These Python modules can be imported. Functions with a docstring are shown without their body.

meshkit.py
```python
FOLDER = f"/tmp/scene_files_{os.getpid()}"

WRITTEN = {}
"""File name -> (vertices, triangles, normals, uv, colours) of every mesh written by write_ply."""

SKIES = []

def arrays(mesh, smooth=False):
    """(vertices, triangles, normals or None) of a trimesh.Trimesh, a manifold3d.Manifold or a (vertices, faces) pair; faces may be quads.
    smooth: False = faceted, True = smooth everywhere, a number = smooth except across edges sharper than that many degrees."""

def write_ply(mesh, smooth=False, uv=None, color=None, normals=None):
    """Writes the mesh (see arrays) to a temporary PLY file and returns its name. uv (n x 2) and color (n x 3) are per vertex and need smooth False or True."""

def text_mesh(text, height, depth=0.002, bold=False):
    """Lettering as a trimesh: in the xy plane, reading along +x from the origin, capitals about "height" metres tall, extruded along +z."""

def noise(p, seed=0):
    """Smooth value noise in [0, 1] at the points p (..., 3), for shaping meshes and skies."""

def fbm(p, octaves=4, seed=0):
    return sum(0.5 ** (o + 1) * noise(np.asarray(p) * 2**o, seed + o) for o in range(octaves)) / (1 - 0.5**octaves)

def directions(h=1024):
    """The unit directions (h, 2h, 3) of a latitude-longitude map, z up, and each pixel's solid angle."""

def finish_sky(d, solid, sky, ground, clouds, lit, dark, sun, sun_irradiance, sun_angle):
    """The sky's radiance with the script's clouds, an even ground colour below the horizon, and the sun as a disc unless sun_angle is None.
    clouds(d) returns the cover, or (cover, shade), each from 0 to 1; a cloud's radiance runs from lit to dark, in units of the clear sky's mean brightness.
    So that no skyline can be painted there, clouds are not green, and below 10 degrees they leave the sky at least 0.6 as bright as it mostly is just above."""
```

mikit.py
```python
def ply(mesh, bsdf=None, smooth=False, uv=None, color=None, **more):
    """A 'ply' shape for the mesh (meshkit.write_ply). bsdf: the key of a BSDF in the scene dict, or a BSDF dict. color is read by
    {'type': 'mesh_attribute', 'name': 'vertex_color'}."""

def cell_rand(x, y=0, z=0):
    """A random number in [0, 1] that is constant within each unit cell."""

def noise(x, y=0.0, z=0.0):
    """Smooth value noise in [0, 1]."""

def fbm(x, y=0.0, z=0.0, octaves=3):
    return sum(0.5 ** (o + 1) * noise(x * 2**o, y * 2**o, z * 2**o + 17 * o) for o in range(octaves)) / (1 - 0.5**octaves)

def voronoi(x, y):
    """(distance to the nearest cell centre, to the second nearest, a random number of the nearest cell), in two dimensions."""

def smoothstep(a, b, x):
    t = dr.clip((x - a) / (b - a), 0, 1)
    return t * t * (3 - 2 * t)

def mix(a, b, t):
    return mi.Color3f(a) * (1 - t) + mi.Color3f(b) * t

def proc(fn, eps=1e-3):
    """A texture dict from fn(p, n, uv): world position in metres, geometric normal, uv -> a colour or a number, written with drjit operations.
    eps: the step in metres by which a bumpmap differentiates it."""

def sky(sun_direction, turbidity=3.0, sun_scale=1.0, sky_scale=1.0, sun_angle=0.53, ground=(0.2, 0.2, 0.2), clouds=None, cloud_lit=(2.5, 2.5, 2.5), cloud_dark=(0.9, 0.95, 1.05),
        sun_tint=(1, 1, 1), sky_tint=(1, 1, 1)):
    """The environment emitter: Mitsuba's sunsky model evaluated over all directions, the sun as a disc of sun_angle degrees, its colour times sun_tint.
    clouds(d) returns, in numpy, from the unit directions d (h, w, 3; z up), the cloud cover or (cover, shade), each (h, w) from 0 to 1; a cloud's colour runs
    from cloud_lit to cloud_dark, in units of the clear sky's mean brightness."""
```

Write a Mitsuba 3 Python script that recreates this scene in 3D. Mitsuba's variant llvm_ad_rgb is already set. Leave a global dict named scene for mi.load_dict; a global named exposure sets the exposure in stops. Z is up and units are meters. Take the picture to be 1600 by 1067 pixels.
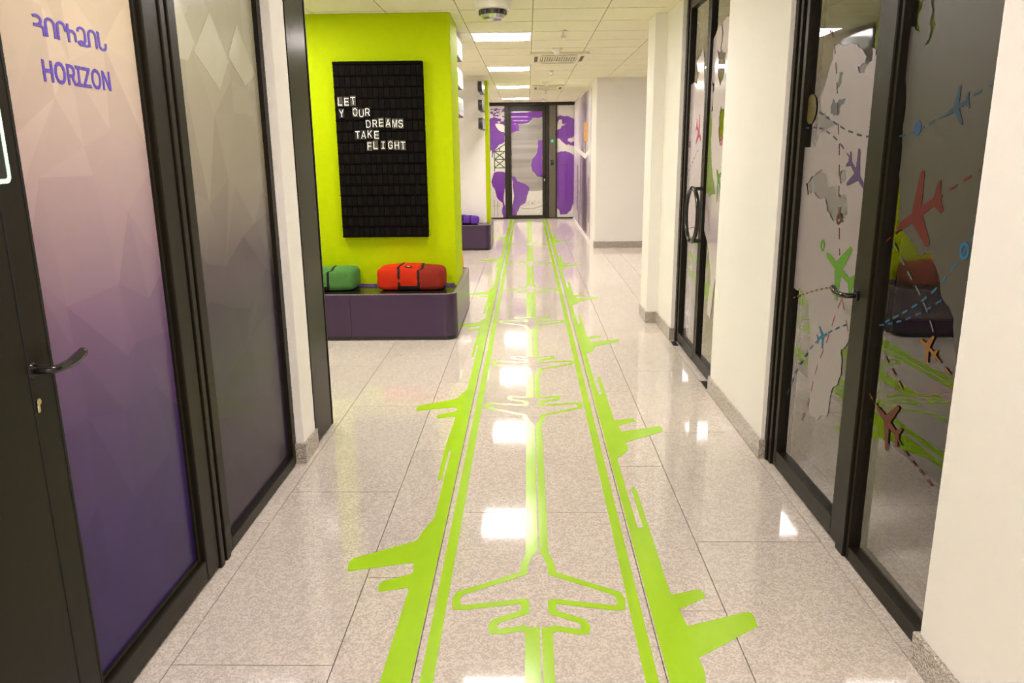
import math, random
import numpy as np, trimesh
import drjit as dr
import mitsuba as mi
import mikit, meshkit
from mikit import noise, fbm, smoothstep, mix
from shapely import affinity
from shapely.geometry import Polygon, LineString, Point, MultiPolygon, box as sbox
from shapely.ops import unary_union

# ------------------------------------------------------------------ camera, light level
scene, labels = {}, {}
FOCAL, PITCH, YAW, ROLL, EYE = 1194.9, 0.24205, -0.02222, 0.0108, 1.53
cs, sn = math.cos, math.sin
FWD = np.array([sn(YAW) * cs(PITCH), cs(YAW) * cs(PITCH), -sn(PITCH)])
RIGHT = np.array([cs(YAW), -sn(YAW), 0.0])
DOWN = np.cross(FWD, RIGHT)
UP = -(-sn(ROLL) * RIGHT + cs(ROLL) * DOWN)
exposure = 1.12
scene["camera"] = {
    "type": "perspective", "fov": math.degrees(2 * math.atan(800 / FOCAL)), "fov_axis": "x", "near_clip": 0.05, "far_clip": 100.0,
    "to_world": mi.ScalarTransform4f().look_at(origin=[0, 0, EYE], target=[float(v) for v in np.array([0, 0, EYE]) + FWD], up=[float(v) for v in UP]),
}
LAMP = (15.0, 13.5, 13.2)      # radiance of the ceiling panels
CEIL = 2.65
rng = random.Random(7)
nrng = np.random.default_rng(7)

# ------------------------------------------------------------------ materials
def rgb(c):
    return {"type": "rgb", "value": [float(v) for v in c]}

def mat(key, color, rough=0.5, spec=0.5, metal=0.0, bump=None, **more):
    d = {"type": "principled", "base_color": color if isinstance(color, dict) else rgb(color), "roughness": rough, "metallic": metal, "specular": spec, **more}
    if bump:
        d = {"type": "bumpmap", "arbitrary": mikit.proc(bump[0], eps=bump[2] if len(bump) > 2 else 1e-3), "scale": bump[1], "bsdf": d}
    scene[key] = {"type": "twosided", "bsdf": d}
    return key

def granite_fn(tone, off):
    def fn(p, n, uv):
        a = noise(p.x * 210 + off, p.y * 210, p.z * 210)
        b = fbm(p.x * 70, p.y * 70 + off, p.z * 70, octaves=2)
        c = noise(p.x * 330, p.y * 330, p.z * 330 + off)
        k = smoothstep(0.30, 0.72, a * 0.6 + b * 0.4)
        col = mix((0.54 * tone, 0.485 * tone, 0.435 * tone), (0.73 * tone, 0.675 * tone, 0.615 * tone), k)
        return mix(col, (0.19, 0.17, 0.15), smoothstep(0.80, 0.93, c) * 0.6)
    return fn

for i, tone in enumerate((1.0, 0.97, 1.03)):
    mat(f"m_granite_{i}", mikit.proc(granite_fn(tone, 13.7 * i)), rough=0.055, spec=0.62)

def granite_dark(p, n, uv):
    a = noise(p.x * 190, p.y * 190, p.z * 190)
    b = noise(p.x * 420, p.y * 420, p.z * 420)
    return mix((0.20, 0.18, 0.155), (0.56, 0.52, 0.46), smoothstep(0.3, 0.7, a * 0.65 + b * 0.35))
mat("m_skirting", mikit.proc(granite_dark), rough=0.25, spec=0.5)
mat("m_joint", (0.12, 0.09, 0.065), rough=0.8)

def paint(c):
    def fn(p, n, uv):
        k = fbm(p.x * 1.7, p.y * 1.7, p.z * 1.7, octaves=2)
        return mi.Color3f(c) * (0.97 + 0.06 * k)
    return fn
mat("m_white", mikit.proc(paint((0.86, 0.845, 0.81))), rough=0.55, spec=0.3)
mat("m_ceiling", (0.735, 0.70, 0.545), rough=0.85, spec=0.1)
mat("m_ceiling_grid_shaded", (0.33, 0.30, 0.20), rough=0.6)  # recess shadow along the grid bars put into the colour
mat("m_green", mikit.proc(paint((0.48, 0.63, 0.0))), rough=0.6, spec=0.08)
mat("m_frame", (0.0115, 0.0095, 0.0055), rough=0.38, spec=0.17)
mat("m_gasket", (0.008, 0.008, 0.008), rough=0.6, spec=0.3)
mat("m_frame_lit", (0.026, 0.022, 0.014), rough=0.35, spec=0.3)  # same finish as the near frames, stronger light put into its colour
mat("m_post_far", (0.12, 0.105, 0.07), rough=0.35, spec=0.5)
mat("m_black", (0.012, 0.012, 0.012), rough=0.35, spec=0.5)
mat("m_handle", (0.010, 0.010, 0.010), rough=0.16, spec=0.6)
mat("m_steel", (0.62, 0.60, 0.55), rough=0.22, metal=1.0)
mat("m_brass", (0.62, 0.55, 0.36), rough=0.28, metal=1.0)
mat("m_panel", (0.011, 0.0095, 0.0055), rough=0.24, spec=0.10)
mat("m_tape", mikit.proc(lambda p, n, uv: mi.Color3f(0.37, 0.66, 0.022) * (0.94 + 0.12 * fbm(p.x * 9, p.y * 5, 0, octaves=2))), rough=0.16, spec=0.5)
mat("m_laminate", (0.050, 0.023, 0.066), rough=0.22, spec=0.45)
mat("m_rim", (0.17, 0.135, 0.165), rough=0.3, spec=0.5)
mat("m_seat", (0.012, 0.013, 0.010), rough=0.14, spec=0.6)
mat("m_backstrip", (0.12, 0.06, 0.26), rough=0.4)
mat("m_board", (0.003, 0.0025, 0.0022), rough=0.7, spec=0.06)
mat("m_flap_0", (0.0050, 0.0042, 0.0036), rough=0.7, spec=0.06)
mat("m_flap_1", (0.0072, 0.0060, 0.0050), rough=0.7, spec=0.06)
mat("m_card", (0.065, 0.06, 0.05), rough=0.4)
mat("m_card_dark", (0.009, 0.008, 0.007), rough=0.4)
mat("m_glyph", (0.88, 0.87, 0.82), rough=0.5)
mat("m_plastic", (0.80, 0.78, 0.70), rough=0.4)
mat("m_vent", (0.74, 0.69, 0.53), rough=0.5)
mat("m_vent_dark", (0.13, 0.115, 0.075), rough=0.6)
mat("m_lens", (0.72, 0.70, 0.70), rough=0.06, metal=0.85)
mat("m_sign", (0.46, 0.47, 0.46), rough=0.12, spec=0.6)
mat("m_sign_print", (0.30, 0.42, 0.42), rough=0.2, spec=0.6)
mat("m_sign_teal", (0.02, 0.12, 0.17), rough=0.15, spec=0.6)
mat("m_purple_ink", (0.085, 0.045, 0.36), rough=0.4)
mat("m_dimmed_floor", (0.036, 0.040, 0.024), rough=0.9, spec=0.1)  # office floor darkened, the dimness of the room put into its colour
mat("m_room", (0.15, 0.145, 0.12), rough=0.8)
mat("m_print_face", {"type": "mesh_attribute", "name": "vertex_color"}, rough=0.20, spec=0.22)
scene["m_glass"] = {"type": "thindielectric", "int_ior": 1.42, "ext_ior": 1.0}

def ink(key, c, rough=0.45, spec=0.2):
    return mat("m_ink_" + key, c, rough=rough, spec=spec)
ink("lilac", (0.255, 0.222, 0.235), rough=0.38, spec=0.5)
ink("lilac_deep", (0.048, 0.042, 0.040), rough=0.42, spec=0.4)  # same film as lilac, weaker light put into its colour
ink("lilac_pale", (0.44, 0.38, 0.41), rough=0.12, spec=0.6)  # same film as lilac, brighter light put into its colour
ink("teal", (0.014, 0.038, 0.065)); ink("blue", (0.018, 0.055, 0.13)); ink("sky", (0.015, 0.10, 0.19)); ink("mauve", (0.065, 0.038, 0.105))
ink("red", (0.085, 0.008, 0.011)); ink("brick", (0.085, 0.016, 0.010)); ink("orange", (0.18, 0.075, 0.018)); ink("green", (0.085, 0.22, 0.02))
ink("pink", (0.42, 0.07, 0.11)); ink("rose", (0.22, 0.07, 0.08)); ink("yellow", (0.10, 0.082, 0.024)); ink("moss", (0.17, 0.24, 0.06)); ink("slate", (0.085, 0.10, 0.11)); ink("brown", (0.14, 0.07, 0.03))
ink("purple", (0.205, 0.038, 0.40)); ink("white", (0.80, 0.78, 0.72)); ink("grey", (0.30, 0.285, 0.245)); ink("truss", (0.09, 0.13, 0.075)); ink("line", (0.30, 0.27, 0.28)); ink("peach", (0.5, 0.3, 0.2))
ink("amber", (0.60, 0.31, 0.05)); ink("dusk", (0.085, 0.05, 0.09)); ink("mist", (0.26, 0.20, 0.25))

def cloth(c, seed, c2=None):
    def fn(p, n, uv):
        w = noise(p.x * 420 + seed, p.y * 420, p.z * 420)
        b = fbm(p.x * 14 + seed, p.y * 14, p.z * 14, octaves=3)
        col = mi.Color3f(c)
        if c2 is not None:
            col = mix(c, c2[0], smoothstep(c2[1] - 0.02, c2[1] + 0.03, p.x + 0.05 * (b - 0.5)))
        return col * (0.72 + 0.35 * w + 0.25 * b)
    return fn
mat("m_red_cloth", mikit.proc(cloth((0.56, 0.030, 0.008), 3, ((0.25, 0.026, 0.016), -0.93))), rough=0.85, spec=0.15)
mat("m_green_cloth", mikit.proc(cloth((0.085, 0.235, 0.060), 9)), rough=0.85, spec=0.15)
mat("m_violet_cloth", mikit.proc(cloth((0.13, 0.045, 0.42), 21)), rough=0.8, spec=0.2)
mat("m_orange_cloth", mikit.proc(cloth((0.85, 0.24, 0.03), 5)), rough=0.85, spec=0.15)
mat("m_strap", (0.010, 0.009, 0.010), rough=0.6, spec=0.3)

# ------------------------------------------------------------------ helpers
def key_for(name, parent=None):
    base = (parent + "__" if parent else "") + name
    k, i = base, 0
    while k in scene or k in labels or any(x.startswith(k + "__") for x in (KEYS_WITH_PARTS if not parent else ())):
        i += 1
        k = f"{base}_{i:03d}"
    return k
KEYS_WITH_PARTS = set()
COUNT = {}

def new_key(name, parent=None):
    base = (parent + "__" if parent else "") + name
    i = COUNT.get(base, 0)
    COUNT[base] = i + 1
    return base if i == 0 else f"{base}_{i:03d}"

def obj(name, mesh, m, parent=None, label=None, cat=None, group=None, kind=None, smooth=False, color=None, **more):
    k = new_key(name, parent)
    scene[k] = mikit.ply(mesh, m, smooth=smooth, color=color, **more)
    tag(k, label, cat, group, kind)
    return k

def put(name, shape, parent):
    k = new_key(name, parent)
    scene[k] = shape
    return k

def tag(k, label=None, cat=None, group=None, kind=None):
    d = {a: b for a, b in (("label", label), ("category", cat), ("group", group), ("kind", kind)) if b}
    if d:
        labels[k] = d

def thing(name, label, cat, group=None, kind=None):
    k = new_key(name)
    tag(k, label, cat, group, kind)
    return k

_ref = [(sx, sy, sz, ax) for sx in (0, 1) for sy in (0, 1) for sz in (0, 1) for ax in range(3)]
def _chamfer(lo, hi, c):
    v = []
    for sx, sy, sz, ax in _ref:
        p = [lo[0] if sx == 0 else hi[0], lo[1] if sy == 0 else hi[1], lo[2] if sz == 0 else hi[2]]
        for a, s in enumerate((sx, sy, sz)):
            if a != ax:
                p[a] += c if s == 0 else -c
        v.append(p)
    return np.array(v)
_h = trimesh.Trimesh(_chamfer((0, 0, 0), (1, 1, 1), 0.2), process=False).convex_hull
_pos = {tuple(np.round(p, 4)): i for i, p in enumerate(_chamfer((0, 0, 0), (1, 1, 1), 0.2))}
_map = np.array([_pos[tuple(np.round(p, 4))] for p in _h.vertices])
CH_FACES = _map[_h.faces]

def rb(x0, x1, y0, y1, z0, z1, c=0.002):
    """A box with chamfered edges (44 triangles)."""
    lo, hi = (min(x0, x1), min(y0, y1), min(z0, z1)), (max(x0, x1), max(y0, y1), max(z0, z1))
    c = min(c, 0.45 * min(b - a for a, b in zip(lo, hi)))
    return trimesh.Trimesh(_chamfer(lo, hi, c), CH_FACES.copy(), process=False)

def bx(x0, x1, y0, y1, z0, z1):
    m = trimesh.creation.box(extents=(abs(x1 - x0), abs(y1 - y0), abs(z1 - z0)))
    m.apply_translation(((x0 + x1) / 2, (y0 + y1) / 2, (z0 + z1) / 2))
    return m

def cat_(*ms):
    return trimesh.util.concatenate([m for m in ms if m is not None])

def polys(s):
    if s.is_empty:
        return []
    return [g for g in getattr(s, "geoms", [s]) if isinstance(g, Polygon) and g.area > 1e-7]

def extr(shape, depth, plane, at):
    """Extrudes a 2-D shape. plane 'z': (X,Y) up from at; '+x'/'-x': (Y,Z) towards that side from X=at; '-y': (X,Z) towards -y from Y=at."""
    ms = [trimesh.creation.extrude_polygon(g, depth, engine="earcut") for g in polys(shape)]
    if not ms:
        return None
    m = trimesh.util.concatenate(ms)
    v = np.array(m.vertices)
    f = np.array(m.faces)
    if plane == "z":
        w = np.c_[v[:, 0], v[:, 1], v[:, 2] + at]
    elif plane == "+x":
        w = np.c_[at + v[:, 2], v[:, 0], v[:, 1]]
    elif plane == "-x":
        w = np.c_[at - v[:, 2], v[:, 0], v[:, 1]]; f = f[:, ::-1]
    else:
        w = np.c_[v[:, 0], at - v[:, 2], v[:, 1]]
    return trimesh.Trimesh(w, f, process=False)

def tube(path, radius, n=12, cap=True):
    path = np.asarray(path, float)
    r = np.broadcast_to(radius, len(path)).astype(float) if np.ndim(radius) < 2 else np.asarray(radius)
    t = np.gradient(path, axis=0)
    t /= np.linalg.norm(t, axis=1, keepdims=True)
    ref = np.array([0, 0, 1.0]) if abs(t[0, 2]) < 0.8 else np.array([1.0, 0, 0])
    ring, V = np.arange(n) * 2 * np.pi / n, []
    u = np.cross(ref, t[0]); u /= np.linalg.norm(u)
    for i, p in enumerate(path):
        u = u - t[i] * (u @ t[i]); u /= np.linalg.norm(u)
        w = np.cross(t[i], u)
        V.append(p + r[i] * (np.cos(ring)[:, None] * u + np.sin(ring)[:, None] * w))
    V = np.vstack(V)
    F, m = [], len(path)
    for i in range(m - 1):
        for j in range(n):
            a, b = i * n + j, i * n + (j + 1) % n
            F += [[a, b, b + n], [a, b + n, a + n]]
    if cap:
        V = np.vstack([V, path[:1], path[-1:]])
        for j in range(n):
            F += [[m * n, (j + 1) % n, j], [m * n + 1, (m - 1) * n + j, (m - 1) * n + (j + 1) % n]]
    return trimesh.Trimesh(V, F, process=False)

def lathe(profile, at, n=32, axis="z"):
    """profile: (radius, height) pairs from the bottom up."""
    m = trimesh.creation.revolve(np.asarray(profile, float), sections=n)
    if axis == "x":
        m.apply_transform(trimesh.transformations.rotation_matrix(math.pi / 2, [0, 1, 0]))
    if axis == "y":
        m.apply_transform(trimesh.transformations.rotation_matrix(-math.pi / 2, [1, 0, 0]))
    m.apply_translation(at)
    return m

def coast(pts, amp=0.10, seed=1, depth=3):
    """A closed outline roughened by midpoint displacement, as a coastline."""
    r = random.Random(seed)
    p = [np.array(q, float) for q in pts]
    for _ in range(depth):
        out = []
        for a, b in zip(p, p[1:] + p[:1]):
            d = b - a
            out += [a, (a + b) / 2 + np.array([-d[1], d[0]]) * (r.random() - 0.5) * 2 * amp]
        p = out
    return Polygon(p).buffer(0)

def spline(pts, n=60):
    from scipy.interpolate import PchipInterpolator
    p = np.asarray(pts, float)
    t = np.r_[0, np.cumsum(np.linalg.norm(np.diff(p, axis=0), axis=1))]
    q = np.linspace(0, t[-1], n)
    return np.c_[PchipInterpolator(t, p[:, 0])(q), PchipInterpolator(t, p[:, 1])(q)] if len(p) > 2 else np.c_[np.interp(q, t, p[:, 0]), np.interp(q, t, p[:, 1])]

def dashes(pts, on=0.05, off=0.04, w=0.008):
    from shapely.ops import substring
    l = LineString(spline(pts))
    out, s = [], 0.0
    while s < l.length - 0.4 * on:
        out.append(substring(l, s, min(l.length, s + on)).buffer(w / 2, cap_style=2))
        s += on + off
    return unary_union(out)

PLANE = [(0, .5), (.035, .46), (.05, .36), (.05, .16), (.5, -.10), (.5, -.17), (.45, -.18), (.05, -.06), (.042, -.30), (.20, -.41), (.20, -.47), (.03, -.43), (0, -.47)]
PLANE = PLANE + [(-x, y) for x, y in PLANE[-2:0:-1]]
def airplane(nose, tail, w1, w2, fat=1.25):
    """A top view of an airliner, sheared so that its nose, tail and wing tips come to the given points."""
    n, t, a, b = (np.array(q, float) for q in (nose, tail, w1, w2))
    ey = (n - t) / 0.95
    ex = (a - b)
    c = n - 0.5 * ey
    sh = ((a + b) / 2 - c) @ ey / (ey @ ey)
    P = []
    for x, y in PLANE:
        y2 = y + (sh + 0.15) * min(1, abs(x) / 0.5)
        P.append(c + ex * x * (fat if abs(x) < 0.1 else 1.0) + ey * y2)
    return Polygon(P).buffer(0)

def ring(c, r, hole=0.5):
    s = Point(c).buffer(r)
    return s.difference(Point(c).buffer(r * hole)) if hole else s

# ------------------------------------------------------------------ floor
FL = "floor"
scene[FL] = mikit.ply(cat_(bx(-4.2, 4.8, -4.6, 19.4, -0.12, -0.006)), "m_joint")
tag(FL, "polished speckled granite floor of long slabs running down the corridor", "floor", kind="structure")
COLS = [(-2.616, -2.114, 1.20), (-2.114, -1.612, 0.60), (-1.612, -1.112, 1.735), (-1.112, -0.608, 2.04), (-0.608, -0.354, 1.30), (-0.354, 0.408, 1.83), (0.408, 0.668, 1.09),
        (0.668, 1.168, 1.57), (1.168, 1.422, 0.755), (1.422, 1.924, 1.9), (1.924, 2.426, 1.4)]
COUNT["floor__tile"] = 0
ti = 0
for x0, x1, ph in COLS:
    y = ph - 1.2425 * 3
    while y < 18.4:
        a, b = y, min(y + 1.2425, 18.42)
        y += 1.2425
        if b < 0.4 or b - a < 0.02:
            continue
        if (x0 < -1.62 and not (4.0 < b and a < 12.9)) or (x0 > 1.43 and not (7.0 < b and a < 12.7)):
            continue
        g = 0.0017
        put("tile", mikit.ply(rb(x0 + g, x1 - g, a + g, b - g, -0.011, 0.0, 0.0006), f"m_granite_{rng.choice((0, 0, 1, 2))}"), FL)
obj("slab", cat_(bx(-1.3, 1.43, -4.5, -1.93, -0.011, -0.0006), bx(-1.3, 1.43, -1.93, 0.42, -0.011, -0.0006)), "m_granite_0", FL)
obj("dimmed_floor", bx(1.424, 4.6, -1.0, 6.9, -0.011, -0.0006), "m_dimmed_floor", FL)
obj("slab", cat_(bx(-4.1, -2.62, 4.2, 12.8, -0.011, -0.0006), bx(2.43, 4.6, 7.0, 12.7, -0.011, -0.0006)), "m_granite_2", FL)

# ------------------------------------------------------------------ walls
def wall(name, label, pieces, m="m_white", part="section"):
    k = thing(name, label, "wall", kind="structure")
    for p in pieces:
        obj(part, rb(*p, 0.003), m, k)
    return k

wall("wall_right", "white right corridor wall with the glass doors between its piers", [
    (1.18, 1.34, -4.5, 2.06, 0, CEIL), (1.18, 1.34, 3.69, 4.80, 0, CEIL), (1.18, 1.34, 6.22, 6.89, 0, CEIL), (1.08, 1.34, 6.89, 7.27, 0, CEIL), (1.34, 4.6, 7.05, 7.27, 0, CEIL),
    (1.09, 4.6, 12.56, 12.72, 0, CEIL), (1.09, 1.25, 12.72, 18.36, 0, CEIL)])
wall("wall_left", "white left corridor wall and recess walls beside the glass office front", [
    (-1.32, -1.15, -4.5, 0.90, 0, CEIL), (-1.36, -1.145, 3.64, 3.845, 0, CEIL), (-4.1, -1.24, 3.98, 4.14, 0, CEIL), (-4.1, -3.9, 4.14, 12.9, 0, CEIL), (-1.26, -1.10, 13.66, 18.36, 0, CEIL), (-3.9, -1.26, 13.3, 13.46, 0, CEIL)])
wall("wall_back", "white wall closing the corridor behind the viewer", [(-1.3, 1.3, -4.7, -4.5, 0, CEIL)])
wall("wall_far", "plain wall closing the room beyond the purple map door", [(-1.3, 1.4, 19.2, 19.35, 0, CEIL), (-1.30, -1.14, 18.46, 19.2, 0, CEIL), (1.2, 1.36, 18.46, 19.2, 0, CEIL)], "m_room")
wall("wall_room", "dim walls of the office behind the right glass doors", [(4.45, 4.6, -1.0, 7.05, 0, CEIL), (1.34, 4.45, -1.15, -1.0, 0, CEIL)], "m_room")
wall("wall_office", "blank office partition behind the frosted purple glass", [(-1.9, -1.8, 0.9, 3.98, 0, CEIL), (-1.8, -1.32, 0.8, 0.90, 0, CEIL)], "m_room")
k = thing("column", "lime green painted column with the black letter board on its front", "column", kind="structure")
obj("front", rb(-3.9, -0.632, 6.70, 7.34, 0, CEIL, 0.004), "m_green", k)
obj("back", rb(-3.9, -0.81, 7.34, 8.4, 0, CEIL, 0.003), "m_white", k)
k = thing("column", "farther column, pale grey front with a lime green edge", "column", kind="structure")
obj("front", rb(-3.9, -0.683, 12.74, 12.82, 0, CEIL, 0.003), "m_white", k)
obj("core", rb(-3.9, -0.632, 12.82, 13.30, 0, CEIL, 0.004), "m_green", k)
k = thing("trim_1", "tall dark bronze cladding panel closing the left wall beside the white pier", "panel", kind="structure")
obj("panel", rb(-1.30, -1.146, 3.86, 4.19, 0.006, CEIL, 0.004), "m_panel", k)
obj("edge_strip", rb(-1.30, -1.142, 4.19, 4.205, 0.006, CEIL, 0.002), "m_frame", k)

# skirting of granite
k = thing("baseboard_left", "speckled granite skirting at the foot of the left white pier", "baseboard", kind="structure")
obj("piece", rb(-1.34, -1.133, 3.622, 3.852, 0, 0.105, 0.002), "m_skirting", k)
k = thing("baseboard_right", "speckled granite skirting along the right white wall piers", "baseboard", kind="structure")
for p in ((1.166, 1.33, -4.4, 2.074), (1.168, 1.33, 3.672, 4.812), (1.168, 1.33, 6.208, 6.90), (1.068, 1.33, 6.876, 7.275)):
    obj("piece", rb(*p, 0, 0.103, 0.002), "m_skirting", k)
k = thing("baseboard_far", "speckled granite skirting under the far recess wall", "baseboard", kind="structure")
obj("piece", rb(1.078, 4.5, 12.548, 12.7, 0, 0.105, 0.002), "m_skirting", k)

# ------------------------------------------------------------------ ceiling of square tiles
CE = "ceiling"
scene[CE] = mikit.ply(bx(-4.2, 4.8, -4.7, 19.4, CEIL + 0.0025, CEIL + 0.10), "m_ceiling_grid_shaded")
tag(CE, "suspended ceiling of square off-white tiles in a thin grid", "ceiling", kind="structure")
LIGHT_ROWS = [-4.18, -1.18, 1.82, 4.82, 7.82, 10.82, 13.82, 16.82]
NOOK_LIGHTS = [(-2.35, 5.42), (-2.95, 9.62), (2.45, 9.62)]
panels = [(-0.55, y) for y in LIGHT_ROWS] + NOOK_LIGHTS
tile_mesh = {}
T4 = mi.ScalarTransform4f
base_tile = mikit.ply(rb(0.004, 0.596, 0.008, 0.592, 0, 0.0030, 0.0008), "m_ceiling")
rest = []
for ix in range(-7, 8):
    for iy in range(-20, 22):
        x, y = -0.55 + 0.6 * ix, 4.82 + 0.6 * iy - 0.0
        if y > 18.3 or any(abs(x - a) < 0.1 and abs(y - b) < 0.1 for a, b in panels):
            continue
        if y + 0.6 > 18.42:
            continue
        shown = y >= 5.4 and -2.0 <= x <= 2.3 and not (x < -1.2 and y > 13.2) and not (x > 1.2 and (y < 6.8 or y > 12.3))
        if shown:
            put("tile", {**base_tile, "to_world": T4().translate([x, y, CEIL])}, CE)
        else:
            rest.append((x, y))
obj("plain_tiles", cat_(*[bx(x + 0.004, x + 0.596, y + 0.004, y + 0.596, CEIL, CEIL + 0.004) for x, y in rest]), "m_ceiling", CE, kind="stuff")
obj("edge_tile", bx(-1.2, 1.2, 18.02, 18.36, CEIL, CEIL + 0.004), "m_ceiling", CE)

def ceiling_light(x, y, label, group):
    k = thing("ceiling_light", label, "ceiling light", group)
    e, z = 0.018, CEIL - 0.004
    obj("frame", cat_(rb(x + .002, x + e, y + .002, y + .598, z, z + .014, .002), rb(x + .6 - e, x + .598, y + .002, y + .598, z, z + .014, .002),
                      rb(x + e, x + .6 - e, y + .002, y + e, z, z + .014, .002), rb(x + e, x + .6 - e, y + .6 - e, y + .598, z, z + .014, .002)), "m_plastic", k)
    v = np.array([[x + e, y + e, z + .006], [x + .6 - e, y + e, z + .006], [x + .6 - e, y + .6 - e, z + .006], [x + e, y + .6 - e, z + .006]])
    obj("diffuser", trimesh.Trimesh(v, [[0, 2, 1], [0, 3, 2]], process=False), "m_plastic", k, emitter={"type": "area", "radiance": rgb(LAMP)})
order = {7.82: "first square light panel from the viewer, above the near end of the corridor", 10.82: "second square light panel from the viewer in the ceiling row",
         13.82: "third square light panel from the viewer in the ceiling row", 16.82: "farthest square light panel, just before the map door"}
for x, y in panels:
    if x == -0.55 and y in order:
        ceiling_light(x, y, order[y], "ceiling light panels")
    elif x == -0.55:
        ceiling_light(x, y, "square light panel overhead, nearer than the first panel in view" if y > 0 else ("square light panel close behind the viewer" if y > -3 else "square light panel far behind the viewer, at the closed end"), "light panels overhead")
    else:
        ceiling_light(x, y, "square light panel over the left recess before the lime green column" if y < 6 else "square light panel over the left recess between the two columns" if x < 0 else "square light panel over the right recess", "light panels over the recesses")

# ------------------------------------------------------------------ glass fronts
GZ1 = CEIL - 0.004

def pane(parent, x, y0, y1, z0, z1, name="pane"):
    v = np.array([[x, y0, z0], [x, y1, z0], [x, y1, z1], [x, y0, z1]])
    return obj(name, trimesh.Trimesh(v, [[0, 1, 2], [0, 2, 3]], process=False), "m_glass", parent, label="clear glass pane")

def pane_y(parent, y, x0, x1, z0, z1, name="pane"):
    v = np.array([[x0, y, z0], [x1, y, z0], [x1, y, z1], [x0, y, z1]])
    return obj(name, trimesh.Trimesh(v, [[0, 1, 2], [0, 2, 3]], process=False), "m_glass", parent, label="clear glass pane")

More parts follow.
